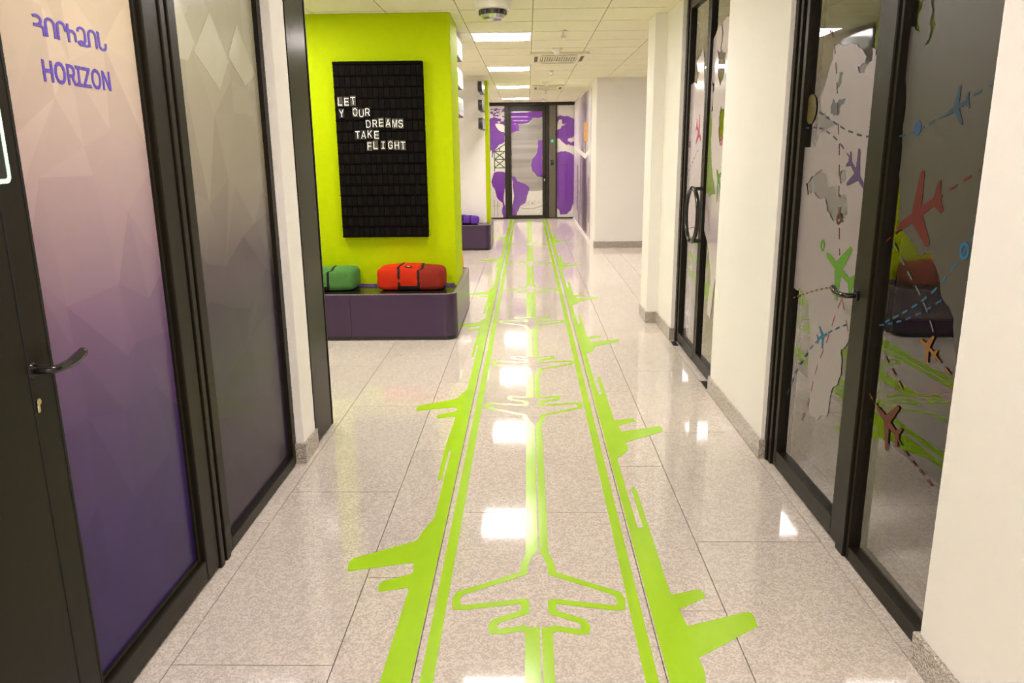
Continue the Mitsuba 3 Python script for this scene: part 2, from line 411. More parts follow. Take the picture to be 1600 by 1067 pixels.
# facetted purple film: triangles of flat printed colour
def facets(y0, y1, z0, z1, nx, nz, colour, x, seed):
    r = np.random.default_rng(seed)
    Yg, Zg = np.meshgrid(np.linspace(y0, y1, nx + 1), np.linspace(z0, z1, nz + 1))
    dy, dz = (y1 - y0) / nx, (z1 - z0) / nz
    jy, jz = r.uniform(-.42, .42, Yg.shape) * dy, r.uniform(-.42, .42, Zg.shape) * dz
    jy[:, 0] = jy[:, -1] = 0; jz[0] = jz[-1] = 0
    Yg, Zg = Yg + jy, Zg + jz
    V, F, C = [], [], []
    for j in range(nz):
        for i in range(nx):
            q = [(Yg[j, i], Zg[j, i]), (Yg[j, i + 1], Zg[j, i + 1]), (Yg[j + 1, i + 1], Zg[j + 1, i + 1]), (Yg[j + 1, i], Zg[j + 1, i])]
            tri = ((0, 1, 2), (0, 2, 3)) if r.random() < .5 else ((0, 1, 3), (1, 2, 3))
            for t in tri:
                b = len(V)
                zc, d = np.mean([q[a][1] for a in t]), r.uniform(-1, 1)
                for a in t:
                    V.append([x, *q[a]])
                    C.append(colour(0.7 * q[a][1] + 0.3 * zc, d))
                F.append([b, b + 1, b + 2])
    return trimesh.Trimesh(np.array(V), np.array(F), process=False), np.array(C)

def ramp(stops):
    zs = [s[0] for s in stops]
    cs_ = np.array([s[1] for s in stops])
    def f(z, d):
        c = np.array([np.interp(z, zs, cs_[:, k]) for k in range(3)])
        return c * (1 + 0.075 * d)
    return f

FX = -1.21      # glass plane of the left front
D1 = thing("door_1", "glass door of the HORIZON room with a violet facetted film", "door", kind="structure")
obj("stile", rb(FX - .035, FX + .03, 1.695, 1.80, 0.015, GZ1 - .06, .004), "m_frame", D1)
obj("stile", rb(FX - .035, FX + .03, 2.497, 2.600, 0.015, GZ1 - .06, .004), "m_frame", D1)
obj("rail", rb(FX - .035, FX + .028, 1.80, 2.497, 0.015, 0.095, .004), "m_frame", D1)
obj("rail", rb(FX - .035, FX + .028, 1.80, 2.497, GZ1 - .15, GZ1 - .06, .004), "m_frame", D1)
obj("glazing_bead", cat_(rb(FX - .002, FX + .016, 1.80, 1.832, .095, GZ1 - .15, .003), rb(FX - .002, FX + .014, 2.478, 2.497, .095, GZ1 - .15, .003), rb(FX - .002, FX + .012, 1.832, 2.478, .095, .110, .003)), "m_frame", D1)
obj("gasket", rb(FX + .012, FX + .0315, 1.796, 1.804, .02, GZ1 - .1, .001), "m_gasket", D1)
pane(D1, FX + .001, 1.82, 2.49, .10, GZ1 - .15)
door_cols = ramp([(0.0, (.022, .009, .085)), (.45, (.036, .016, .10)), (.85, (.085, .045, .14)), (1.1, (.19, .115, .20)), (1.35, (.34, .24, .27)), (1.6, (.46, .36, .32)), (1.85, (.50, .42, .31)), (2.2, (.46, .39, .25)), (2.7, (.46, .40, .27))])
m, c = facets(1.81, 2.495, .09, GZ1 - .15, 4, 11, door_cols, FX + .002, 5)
obj("film", m, "m_print_face", D1, label="violet to cream printed film of low-poly facets", color=c)

def arc(cx, cy, rx, ry, a0, a1, n=10):
    return [(cx + rx * math.cos(math.radians(a)), cy + ry * math.sin(math.radians(a))) for a in np.linspace(a0, a1, n)]
ARM = [
    ([[(0, .93)] + arc(.22, .78, .22, .21, 110, 0) + arc(.22, .74, .22, .2, 0, -70), [(.0, .50), (.44, .50)] + arc(.34, .36, .22, .14, 60, 0) + [(.56, 0)]], .72),
    ([[(0, 0), (0, .7)] + arc(.26, .7, .26, .27, 180, 0) + [(.52, 0)]], .72),
    ([[(0, 0), (0, .7)] + arc(.24, .7, .24, .27, 180, 0) + [(.48, .52)]], .66),
    ([[(0, 0), (0, 1)], [(0, .45)] + arc(.23, .42, .23, .24, 170, 0) + [(.46, .1)]], .66),
    ([[(0, .72)] + arc(.24, .72, .24, .25, 170, 0) + arc(.24, .40, .24, .28, 0, -80) + arc(.2, .1, .2, .1, 90, 180) + [(.08, .03), (.62, 0)]], .74),
    ([[(0, 0), (0, .7)] + arc(.26, .7, .26, .27, 180, 0) + [(.52, 0)]], .72),
    ([[(-.1, .97), (.02, .95), (.02, .3)] + arc(.26, .27, .24, .26, 180, 360) + [(.5, .42)]], .6),
]
def armenian(height, width):
    out, x = [], 0.0
    for strokes, adv in ARM:
        for s in strokes:
            out.append(LineString([(x + a, b) for a, b in s]).buffer(.072, cap_style=2))
        x += adv
    s = unary_union(out)
    b = s.bounds
    return affinity.translate(affinity.scale(affinity.translate(s, -b[0], -b[1]), width / (b[2] - b[0]), height / (b[3] - b[1]), origin=(0, 0)), 0, 0)
obj("armenian_lettering", extr(affinity.translate(armenian(.052, .335), 1.978, 1.822), .0012, "+x", FX + .0026), "m_purple_ink", D1, label="violet Armenian lettering")
tm = meshkit.text_mesh("HORIZON", 0.050, 0.0012, bold=True)
v = np.array(tm.vertices)
b0, b1 = v[:, 0].min(), v[:, 0].max()
v = np.c_[FX + .0026 + v[:, 2], 1.990 + (v[:, 0] - b0) / (b1 - b0) * .318, 1.717 + v[:, 1]]
obj("lettering", trimesh.Trimesh(v, tm.faces, process=False), "m_purple_ink", D1, label="violet lettering reading HORIZON")

def lever(parent, px, y, z, side, length, sgn_y):
    """A lever handle: side = +1 towards +x."""
    p = np.array([[px, y, z], [px + side * .022, y, z], [px + side * .045, y + sgn_y * .004, z], [px + side * .052, y + sgn_y * .025, z - .001],
                  [px + side * .052, y + sgn_y * .07, z - .002], [px + side * .05, y + sgn_y * length * .75, z + .004], [px + side * .047, y + sgn_y * length, z + .012]])
    q = np.array([np.interp(np.linspace(0, 6, 31), range(7), p[:, i]) for i in range(3)]).T
    for _ in range(3):
        q[1:-1] = (q[:-2] + 2 * q[1:-1] + q[2:]) / 4
    r = np.interp(np.linspace(0, 1, 31), [0, .3, .5, .8, .97, 1], [.009, .0095, .010, .0125, .012, .004])
    h = obj("handle", tube(q, r, 14), "m_handle", parent, label="glossy black lever handle", smooth=50)
    put("rosette", mikit.ply(lathe([(0, 0), (.019, 0), (.019, .006), (.016, .009), (0, .009)], (px - (0.0 if side > 0 else 0.009), y, z), 24, "x"), "m_handle", smooth=40), h)
    return h
lever(D1, FX + .03, 1.722, 1.040, 1, .145, 1)
obj("lock_cylinder", cat_(lathe([(0, 0), (.0085, 0), (.0085, .007), (0, .007)], (FX + .03, 1.722, .962), 16, "x"), rb(FX + .03, FX + .036, 1.717, 1.727, .935, .955, .002)), "m_brass", D1, label="small brass key cylinder")

J1 = thing("trim_2", "dark aluminium jambs and posts of the left glass front", "door frame", kind="structure")
obj("jamb", rb(FX - .06, FX + .045, 1.40, 1.690, 0, GZ1, .004), "m_frame", J1)
obj("seal", rb(FX - .02, FX + .0465, 1.687, 1.6945, .01, GZ1 - .01, .001), "m_gasket", J1)
obj("jamb", rb(FX - .06, FX + .035, .90, 1.395, 0, GZ1, .004), "m_frame", J1)
obj("post", rb(FX - .06, FX + .036, 2.606, 2.640, 0, GZ1, .003), "m_frame", J1)
obj("post", rb(FX - .06, FX + .024, 2.640, 2.662, 0, GZ1, .002), "m_gasket", J1)
obj("post", rb(FX - .06, FX + .036, 2.662, 2.700, 0, GZ1, .003), "m_frame", J1)
obj("header", rb(FX - .06, FX + .036, 1.690, 2.606, GZ1 - .055, GZ1, .003), "m_frame", J1)

W1 = thing("window_1", "tall fixed glass panel left of the white pier with a grey violet mountain film", "window", kind="structure")
obj("stile", rb(FX - .05, FX + .026, 2.700, 2.745, 0.0, GZ1, .003), "m_frame", W1)
obj("stile", rb(FX - .05, FX + .022, 3.588, 3.648, 0.0, GZ1, .003), "m_frame", W1)
obj("rail", rb(FX - .05, FX + .026, 2.745, 3.588, 0.0, .052, .003), "m_frame", W1)
obj("rail", rb(FX - .05, FX + .026, 2.745, 3.588, GZ1 - .06, GZ1, .003), "m_frame", W1)
pane(W1, FX + .001, 2.735, 3.60, .045, GZ1 - .055)
side_cols = ramp([(0.0, (.020, .012, .030)), (.55, (.026, .017, .036)), (.95, (.038, .027, .046)), (1.14, (.10, .08, .09)), (1.3, (.23, .20, .17)), (1.6, (.33, .30, .22)), (1.9, (.40, .39, .29)), (2.3, (.42, .42, .31)), (2.7, (.42, .41, .29))])  # dimness behind the glass and pale ceiling reflection put into the print colours
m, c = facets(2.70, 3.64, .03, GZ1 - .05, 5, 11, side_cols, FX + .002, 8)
obj("film", m, "m_print_face", W1, label="grey violet printed film of low-poly mountains, dimness and reflection put into its colours", color=c)
mt = [Polygon([(2.74, 1.86), (2.80, 2.10), (2.93, 1.93), (2.86, 1.86)]), Polygon([(2.92, 1.90), (3.10, 2.06), (3.25, 1.90), (3.13, 1.78)]), Polygon([(3.25, 1.92), (3.38, 2.06), (3.56, 1.88), (3.42, 1.82)])]
obj("snow_caps", extr(unary_union(mt), .0008, "+x", FX + .0024), mat("m_snow", (.45, .445, .335), rough=.25), W1)

tb = thing("door_panel", "black touch panel with a glowing green border beside the HORIZON door", "touch panel")
ts = sbox(1.49, 1.475, 1.700, 1.735).buffer(-.018).buffer(.018, quad_segs=6)
obj("body", extr(ts, .026, "+x", FX + .046), "m_black", tb)
obj("light_border", extr(ts.buffer(-.001).difference(ts.buffer(-.011)), .0016, "+x", FX + .0722), "m_plastic", tb, label="pale green glowing border", emitter={"type": "area", "radiance": rgb((.10, .42, .16))})

# --- right side: door_2 and its fixed panel
RX = 1.24
FR = RX - .028      # corridor face of the frames
J2 = thing("trim_3", "dark aluminium jamb and post of the near right glass front", "door frame", kind="structure")
for a, b, d, mm in ((3.650, 3.690, -.012, "m_frame"), (3.636, 3.650, .012, "m_gasket"), (3.604, 3.636, -.006, "m_frame"), (3.586, 3.604, .014, "m_gasket")):
    obj("jamb", rb(FR + d, RX + .06, a, b, 0, GZ1, .003), mm, J2)
obj("post", rb(FR - .006, RX + .06, 2.695, 2.768, 0, GZ1, .004), "m_frame", J2)
obj("header", rb(FR, RX + .06, 2.768, 3.586, GZ1 - .05, GZ1, .003), "m_frame", J2)
D2 = thing("door_2", "glass door with a lilac world map print and a black lever handle", "door", kind="structure")
obj("stile", rb(FR + .002, RX + .03, 3.545, 3.584, .012, GZ1 - .055, .003), "m_frame", D2)
obj("stile", rb(FR + .002, RX + .03, 2.774, 2.845, .012, GZ1 - .055, .003), "m_frame", D2)
obj("rail", rb(FR + .002, RX + .03, 2.845, 3.545, .012, .092, .003), "m_frame", D2)
obj("rail", rb(FR + .002, RX + .03, 2.845, 3.545, GZ1 - .13, GZ1 - .055, .003), "m_frame", D2)
pane(D2, RX - .001, 2.835, 3.555, .085, GZ1 - .12)
lever(D2, FR + .002, 2.800, 1.005, -1, .125, 1)
W2 = thing("window_2", "dark fixed glass panel at the right with red, blue and brick airplane prints", "window", kind="structure")
obj("stile", rb(FR + .004, RX + .03, 2.672, 2.695, 0, GZ1, .002), "m_frame", W2)
obj("rail", rb(FR + .004, RX + .05, 1.80, 2.672, 0, .055, .003), "m_frame", W2)
obj("rail", rb(FR + .004, RX + .05, 1.80, 2.672, GZ1 - .06, GZ1, .003), "m_frame", W2)
obj("stile", rb(FR + .03, RX + .05, 1.77, 1.80, 0, GZ1, .002), "m_frame", W2)
pane(W2, RX - .001, 1.79, 2.680, .05, GZ1 - .055)
J3 = thing("trim_4", "dark aluminium jambs of the double glass door", "door frame", kind="structure")
obj("jamb", rb(RX - .03, RX + .06, 6.155, 6.215, 0, GZ1, .003), "m_frame", J3)
obj("jamb", rb(RX - .012, RX + .06, 6.135, 6.155, 0, GZ1, .002), "m_gasket", J3)
obj("jamb", rb(RX - .03, RX + .06, 4.802, 4.850, 0, GZ1, .003), "m_frame", J3)
D3 = thing("door_3", "double glass door with round black pull handles between the white piers", "door", kind="structure")
for a, b in ((4.855, 5.468), (5.474, 6.132)):
    L = obj("leaf", cat_(rb(RX - .024, RX + .02, a, a + .045, .012, GZ1 - .01, .003), rb(RX - .024, RX + .02, b - .045, b, .012, GZ1 - .01, .003),
                         rb(RX - .024, RX + .02, a + .045, b - .045, .012, .095, .003), rb(RX - .024, RX + .02, a + .045, b - .045, GZ1 - .10, GZ1 - .01, .003)), "m_frame", D3)
    pane(L, RX - .001, a + .04, b - .04, .09, GZ1 - .095)
cy, cz, rr = 5.471, 1.090, .185
for s in (-1, 1):
    for sx, nm in ((-1, "pull_handle"), (1, "inner_pull_handle")):
        X = RX + sx * .085
        th = np.radians(np.linspace(-84, 84, 25))
        pth = [(X, cy + s * (.008 + rr * math.cos(t)), cz + rr * math.sin(t)) for t in th]
        h = obj("pull_handle", tube(pth, .0145, 14), "m_handle", D3, label="black half-round pull handle", smooth=50)
        put("standoff", mikit.ply(cat_(*[tube([(RX + sx * .02, cy + s * .03, cz + q * rr * .985), (X, cy + s * .03, cz + q * rr * .985)], .011, 10) for q in (-1, 1)]), "m_handle"), h)
fs = thing("trim_5", "dark floor hinge cover plates set in the floor at the double glass door", "floor plate", kind="structure")
for a, b in ((6.02, 6.16), (4.86, 5.02)):
    obj("plate", rb(1.172, RX - .026, a, b, 0, .004, .001), "m_black", fs)
    obj("plate_edge", rb(1.168, RX - .026, b, b + .008, 0, .005, .001), "m_steel", fs)

# --- printed films on the right glass
PX = RX - .003
def stick(parent, name, shape, m, clip, lift=0.0, label=None):
    s = shape.intersection(clip)
    me = extr(s, .0006, "-x", PX - lift)
    if me is not None:
        obj(name, me, m, parent, label=label)
C1, C2_ = sbox(2.847, .094, 3.543, GZ1 - .131), sbox(1.80, .056, 2.671, GZ1 - .061)
C3a, C3b = sbox(4.902, .096, 5.422, GZ1 - .11), sbox(5.520, .096, 6.086, GZ1 - .11)
lil = unary_union([coast([(3.295, 1.936), (3.203, 1.925), (3.117, 1.922), (3.03, 1.892), (2.978, 1.86), (2.985, 1.835), (3.072, 1.841), (3.038, 1.814), (2.983, 1.801), (2.969, 1.823), (2.929, 1.836), (2.933, 1.88), (2.902, 1.873), (2.902, 1.851), (2.83, 1.859), (2.83, 1.494), (3.535, 1.502), (3.465, 1.521), (3.362, 1.601), (3.208, 1.626), (3.274, 1.646), (3.362, 1.673), (3.404, 1.748), (3.357, 1.792), (3.335, 1.837), (3.297, 1.88)], .14, 3),
                   Polygon([(3.587, 1.54), (2.83, 1.536), (2.83, .95), (3.335, .859), (3.416, .925), (3.54, .904), (3.575, 1.321)]),
                   coast([(3.544, .934), (2.83, 1.045), (2.85, .849), (2.959, .757), (2.936, .66), (3.009, .577), (3.038, .454), (3.127, .403), (3.222, .394), (3.294, .612), (3.285, .713), (3.347, .886), (3.445, .917), (3.548, .899)], .12, 4)])
med = coast([(3.314, 1.447), (3.26, 1.43), (3.216, 1.377), (3.148, 1.386), (3.116, 1.346), (3.025, 1.328), (3.015, 1.289), (3.05, 1.251), (3.139, 1.25), (3.225, 1.279), (3.254, 1.332), (3.357, 1.339), (3.46, 1.33), (3.49, 1.381), (3.363, 1.439)], .2, 6)
med2 = coast([(3.117, 1.445), (3.066, 1.446), (3.071, 1.406), (3.098, 1.397), (3.126, 1.422)], .2, 7)
itl = coast([(3.216, 1.823), (3.181, 1.817), (3.191, 1.779), (3.233, 1.768)], .2, 8)
itl2 = coast([(3.262, 1.73), (3.219, 1.707), (3.133, 1.719), (3.157, 1.698), (3.184, 1.688), (3.186, 1.662), (3.238, 1.659), (3.272, 1.669)], .2, 9)
stick(D2, "map_print", lil.difference(unary_union([med, med2, itl, itl2])), "m_ink_lilac", C1, label="frosted lilac world map print")
stick(D2, "sea_print", unary_union([itl, itl2]), "m_ink_slate", C1)
stick(D2, "blot_print", affinity.scale(Point(3.50, 1.70).buffer(.062), 1.0, 1.0), "m_ink_yellow", C1, .001)
for nm, a in (("mauve", [(2.877, 1.386), (3.049, 1.492), (2.957, 1.536), (3.042, 1.402)]), ("green", [(3.187, 1.110), (2.897, 1.022), (2.952, 1.137), (3.054, .915)]), ("sky", [(3.10, .790), (3.206, .741), (3.195, .804), (3.143, .717)])):
    stick(D2, "airplane_print", airplane(*a), "m_ink_" + nm, C1, .0015, label={"mauve": "violet airplane print", "green": "green airplane print", "sky": "blue airplane print"}[nm])
for nm, q in (("brick", (3.092, 1.261)), ("green", (3.237, 1.138)), ("pink", (2.87, 1.106))):
    stick(D2, "stop_print", ring(q, .024, .5), "m_ink_" + nm, C1, .0015)
for nm, q, on in (("teal", [(3.56, 1.73), (3.362, 1.673), (3.208, 1.629), (3.069, 1.596), (2.944, 1.577), (2.840, 1.570)], .045), ("mauve", [(3.553, 1.622), (3.4, 1.618), (3.262, 1.592), (3.178, 1.564), (3.096, 1.526), (3.031, 1.493)], .045),
                  ("red", [(3.357, 2.002), (3.294, 1.93), (3.242, 1.806), (3.185, 1.625), (3.153, 1.537), (3.112, 1.346), (3.078, 1.214), (3.052, 1.121)], .045), ("brown", [(3.539, .858), (3.315, .928), (3.116, .981)], .03),
                  ("blue", [(2.85, .893), (3.063, .81), (3.222, .721), (3.332, .631), (3.446, .51), (3.526, .36)], .04), ("rose", [(3.31, .337), (3.246, .452), (3.18, .628), (3.107, .75), (3.029, .903), (2.989, .961)], .05), ("rose", [(2.989, .961), (2.937, .886), (2.888, .825), (2.855, .791)], .05)):
    stick(D2, "route_print", dashes(q, on, on * .85, .007), "m_ink_" + nm, C1, .001)

hole = coast([(2.765, 2.25), (2.727, 1.887), (2.686, 1.891), (2.7, 1.919), (2.669, 1.907), (2.649, 1.909), (2.587, 1.882), (2.615, 1.936), (2.586, 1.977), (2.59, 2.013), (2.60, 2.3)], .16, 11)
strip = coast([(2.55, 2.3), (2.548, 1.997), (2.53, 1.94), (2.534, 1.896), (2.525, 1.877), (2.542, 1.85), (2.557, 1.836), (2.535, 1.84), (2.513, 1.867), (2.499, 1.896), (2.513, 1.907), (2.522, 1.965), (2.524, 1.992), (2.52, 2.3)], .14, 12)
land = coast([(2.72, 2.7), (2.655, 1.90), (2.64, 1.60), (2.60, 1.30), (2.52, 1.25), (2.44, 1.20), (2.37, 1.22), (2.28, 1.10), (2.20, 1.05), (2.12, .86), (2.0, .80), (1.78, .9), (1.78, 2.7)], .09, 13)
stick(W2, "map_print", land.difference(unary_union([hole, strip])), "m_ink_lilac_deep", C2_, label="frosted lilac world map print, weaker light put into its colour")
for nm, lab, a in (("teal", "dark blue airplane print", [(2.378, 1.625), (2.262, 1.660), (2.318, 1.704), (2.284, 1.598)]), ("red", "large red airplane print", [(2.600, 1.268), (2.345, 1.392), (2.472, 1.46), (2.388, 1.236)]),
                   ("orange", "small orange airplane print", [(2.370, .945), (2.265, .918), (2.293, .967), (2.315, .876)]), ("brick", "brick red airplane print", [(2.603, .638), (2.430, .592), (2.453, .687), (2.503, .509)])):
    stick(W2, "airplane_print", airplane(*a), "m_ink_" + nm, C2_, .0015, label=lab)
stick(W2, "stop_print", ring((2.539, 1.592), .024, 0), "m_ink_blue", C2_, .0015, label="round blue stop print")
stick(W2, "stop_print", ring((2.189, 1.246), .026, .55), "m_ink_sky", C2_, .0015, label="blue ring stop print")
for nm, q, on in (("teal", [(2.719, 1.566), (2.566, 1.579), (2.43, 1.612), (2.372, 1.625)], .035), ("teal", [(2.245, 1.671), (2.143, 1.695)], .04), ("red", [(2.305, 1.411), (2.144, 1.479)], .04), ("red", [(2.723, 1.185), (2.587, 1.269)], .035),
                  ("sky", [(2.143, 1.307), (2.235, 1.191), (2.336, 1.099), (2.465, 1.02), (2.639, .936)], .035), ("blue", [(2.275, 1.089), (2.409, 1.015), (2.522, .968), (2.70, .915)], .035), ("slate", [(2.618, 1.221), (2.493, 1.137), (2.379, 1.064), (2.299, .986)], .04),
                  ("brick", [(2.436, .585), (2.335, .549), (2.263, .537), (2.188, .52)], .03), ("orange", [(2.271, .916), (2.22, .899), (2.156, .877)], .035), ("brown", [(2.592, .83), (2.502, .785), (2.417, .743)], .035), ("brown", [(2.72, .693), (2.644, .656), (2.589, .637)], .03)):
    stick(W2, "route_print", dashes(q, on, on * .8, .007), "m_ink_" + nm, C2_, .001)

far_land = coast([(5.741, 2.228), (5.677, 2.158), (5.647, 2.021), (5.50, 1.43), (5.50, .95), (6.16, .95), (6.16, 1.419), (6.164, 1.84), (6.175, 2.024), (5.894, 2.0), (5.805, 2.067), (5.928, 2.155), (5.805, 2.183)], .13, 21)
near_land = unary_union([coast([(5.45, 2.24), (5.30, 2.31), (5.20, 2.30), (5.10, 2.33), (4.88, 2.34), (4.88, .92), (4.95, .84), (5.068, .623), (5.119, .409), (5.226, .434), (5.16, .672), (5.30, .90), (5.45, 1.02)], .06, 22)])
near_land = near_land.difference(unary_union([coast([(5.30, 2.16), (5.17, 2.15), (5.07, 2.12), (5.07, 2.04), (5.17, 1.93), (5.25, 2.0), (5.24, 2.10)], .14, 23), coast([(5.40, 1.98), (5.34, 1.96), (5.34, 1.80), (5.39, 1.78)], .2, 24),
                                          coast([(5.13, 1.80), (5.03, 1.78), (5.02, 1.60), (5.10, 1.56), (5.15, 1.68)], .15, 27), LineString([(5.22, 2.33), (5.17, 2.24), (5.20, 2.16)]).buffer(.012)]))
L0, L1 = "door_3__leaf", "door_3__leaf_001"
stick(L1, "map_print", far_land, "m_ink_lilac_pale", C3b, label="frosted lilac map print, brighter light put into its colour")
stick(L0, "map_print", near_land, "m_ink_lilac_pale", C3a, label="frosted lilac map print, brighter light put into its colour")
stick(L1, "airplane_print", airplane((5.654, 1.600), (5.83, 1.713), (5.751, 1.775), (5.826, 1.575)), "m_ink_pink", C3b, .0015, label="pink airplane print")
stick(L0, "airplane_print", airplane((5.15, 1.41), (5.03, 1.30), (4.958, 1.398), (5.10, 1.20)), "m_ink_green", C3a, .0015, label="green airplane print")
stick(L0, "stop_print", ring((5.066, 1.587), .03, .5), "m_ink_pink", C3a, .0015); stick(L1, "stop_print", ring((6.036, 1.577), .026, .5), "m_ink_mauve", C3b, .0015)
stick(L0, "blot_print", coast([(5.42, 1.82), (5.35, 1.7), (5.32, 1.5), (5.25, 1.36), (5.15, 1.25), (5.30, 1.22), (5.42, 1.25)], .1, 25), "m_ink_moss", C3a, .001)
stick(L1, "route_print", dashes([(6.08, 1.35), (5.9, 1.45), (5.7, 1.55)], .03, .03, .008), "m_ink_mauve", C3b, .001); stick(L1, "route_print", dashes([(6.08, .93), (5.8, .97), (5.6, .99)], .03, .03, .008), "m_ink_mauve", C3b, .001)

# ------------------------------------------------------------------ far door wall
YD = 18.39
def ext_y(shape, d, y):
    return extr(shape, d, "-y", y)
J4 = thing("trim_6", "dark aluminium frame, strong light put into its colour, around the purple map door and its side panes", "door frame", kind="structure")
obj("sill", rb(-1.12, 1.13, YD - .04, YD + .06, 0, .030, .003), "m_frame_lit", J4)
obj("header", rb(-1.12, 1.13, YD - .04, YD + .06, 2.575, CEIL, .003), "m_frame_lit", J4)
for a, b, mm in ((-.523, -.425, "m_frame_lit"), (.425, .500, "m_frame_lit"), (.506, .655, "m_post_far"), (.655, .688, "m_frame_lit"), (1.085, 1.15, "m_frame_lit"), (-1.12, -1.06, "m_frame_lit")):
    obj("post", rb(a, b, YD - .045, YD + .06, .03, 2.575, .003), mm, J4)
D4 = thing("door_4", "far glass door with a purple world map and dark aluminium stiles, strong light put into their colour", "door", kind="structure")
obj("stile", rb(-.421, -.372, YD - .035, YD + .03, .02, 2.572, .003), "m_frame_lit", D4); obj("stile", rb(.350, .421, YD - .035, YD + .03, .02, 2.572, .003), "m_frame_lit", D4)
obj("rail", rb(-.372, .350, YD - .035, YD + .03, .02, .082, .003), "m_frame_lit", D4); obj("rail", rb(-.372, .350, YD - .035, YD + .03, 2.455, 2.572, .003), "m_frame_lit", D4)
pane_y(D4, YD - .006, -.380, .358, .075, 2.46)
hd = obj("handle", tube([(.395, YD - .035, .985), (.395, YD - .075, .985), (.38, YD - .085, .985), (.33, YD - .085, .985), (.290, YD - .08, .987)], [.011, .011, .012, .012, .010], 10), "m_handle", D4, label="black lever handle", smooth=50)
obj("lock_plate", rb(.380, .412, YD - .042, YD - .034, .88, .93, .003), "m_steel", D4)
WN3 = thing("window_3", "side pane left of the far door with purple American continents", "window", kind="structure"); pane_y(WN3, YD - .006, -1.07, -.515, .028, 2.58)
WN4 = thing("window_4", "side pane right of the far door with a purple Europe and Africa", "window", kind="structure"); pane_y(WN4, YD - .006, .68, 1.09, .028, 2.58)
def far_print(parent, name, shape, m, lift=0.0, label=None):
    me = ext_y(shape, .0006, YD - lift)
    if me is not None:
        obj(name, me, m, parent, label=label)
CD, CW3, CW4 = sbox(-.372, .082, .350, 2.455), sbox(-1.065, .030, -.523, 2.575), sbox(.688, .030, 1.085, 2.575)
n_am = coast([(-1.07, 2.34), (-.868, 2.299), (-.771, 2.34), (-.52, 2.267), (-.52, 2.141), (-.744, 2.186), (-.716, 2.101), (-.63, 2.016), (-.52, 1.973), (-.52, 1.789), (-.664, 1.706), (-.783, 1.565), (-.815, 1.422), (-.838, 1.437), (-.842, 1.594), (-.881, 1.537), (-1.07, 1.7)], .12, 31)
bits = []
r_ = random.Random(4)
for _ in range(26):
    x, z = r_.uniform(-.88, -.53), r_.uniform(2.34, 2.52)
    bits.append(coast([(x, z), (x + .05, z + .012), (x + .07, z - .005), (x + .02, z - .02)], .3, r_.randint(0, 99)))
n_am = n_am.difference(coast([(-.70, 2.24), (-.56, 2.30), (-.54, 2.25), (-.64, 2.20)], .3, 32))
s_am = coast([(-.854, .846), (-.791, 1.077), (-.643, 1.105), (-.52, 1.075), (-.52, .022), (-.583, .022), (-.594, .377), (-.741, .525)], .10, 33)
far_print(WN3, "film", CW3, "m_ink_white", -.004, "white printed film")
far_print(WN3, "continent_print", unary_union([n_am] + bits).intersection(CW3), "m_ink_purple", 0, "purple North America print")
far_print(WN3, "continent_print", s_am.intersection(CW3), "m_ink_purple", 0, "purple South America print")
tr = [LineString(q).buffer(.011) for q in ([(-.775, 1.60), (-.775, 1.106)], [(-.775, 1.379), (-.52, 1.379)], [(-.775, 1.187), (-.52, 1.187)], [(-.775, 1.56), (-.52, 1.56)], [(-.775, 1.379), (-.53, 1.56)], [(-.775, 1.56), (-.53, 1.379)],
                                               [(-.775, 1.379), (-.53, 1.187)], [(-.775, 1.187), (-.53, 1.379)], [(-.775, 1.56), (-.53, 1.72)], [(-.65, 1.65), (-.65, 1.56)])]
far_print(WN3, "truss_print", unary_union(tr).intersection(CW3), "m_ink_truss", .001, "dark green lattice print")
far_print(WN3, "skyline_print", unary_union([sbox(-.80, .05, -.79, .45), sbox(-.72, .05, -.71, .40), sbox(-.83, .30, -.65, .31)]).intersection(CW3), "m_ink_line", .001)
def door_film(p, n, uv):
    k = fbm(p.x * 0.8, 0, p.z * 9, octaves=3)
    return mix((0.27, 0.255, 0.225), (0.38, 0.36, 0.325), smoothstep(0.25, 0.75, k))
mat("m_ink_brushed", mikit.proc(door_film), rough=.3, spec=.5)
s_am2 = coast([(-.38, .987), (-.29, .986), (-.247, .87), (-.143, .839), (.049, .721), (.019, .634), (-.027, .459), (-.072, .357), (-.162, .314), (-.223, .196), (-.269, .079), (-.38, .08)], .10, 34)
afw = coast([(.37, 1.808), (.244, 1.809), (.229, 1.526), (.111, 1.384), (.081, 1.241), (.124, 1.097), (.227, .981), (.37, .979)], .08, 35)
dtop = coast([(-.374, 2.46), (.347, 2.452), (.347, 2.327), (.129, 2.316), (-.017, 2.192), (-.22, 2.18), (-.193, 2.011), (-.38, 1.957)], .10, 36)
low = Polygon([(-.38, .07), (.36, .07), (.36, .66), (.1, .64), (-.1, .7), (-.38, .9)])
far_print(D4, "film", CD, "m_ink_brushed", -.004, "grey streaked translucent film")
far_print(D4, "lower_film", low.intersection(CD), "m_ink_white", -.002)
far_print(D4, "continent_print", s_am2.intersection(CD), "m_ink_purple", 0, "purple South America print")
far_print(D4, "continent_print", afw.intersection(CD), "m_ink_purple", 0, "purple west Africa print")
far_print(D4, "continent_print", dtop.intersection(CD), "m_ink_purple", 0, "purple Greenland print")
arcs = [LineString(spline([(-.162, .255), (.061, .238), (.24, .266), (.351, .315)])).buffer(.007)]
for i in range(13):
    x = -.14 + i * .037
    arcs.append(LineString([(x, .30 + .0006 * i * i), (x + .004, .38 + .02 * (i % 3))]).buffer(.004))
far_print(D4, "dial_print", unary_union(arcs).intersection(CD), "m_ink_line", .001)
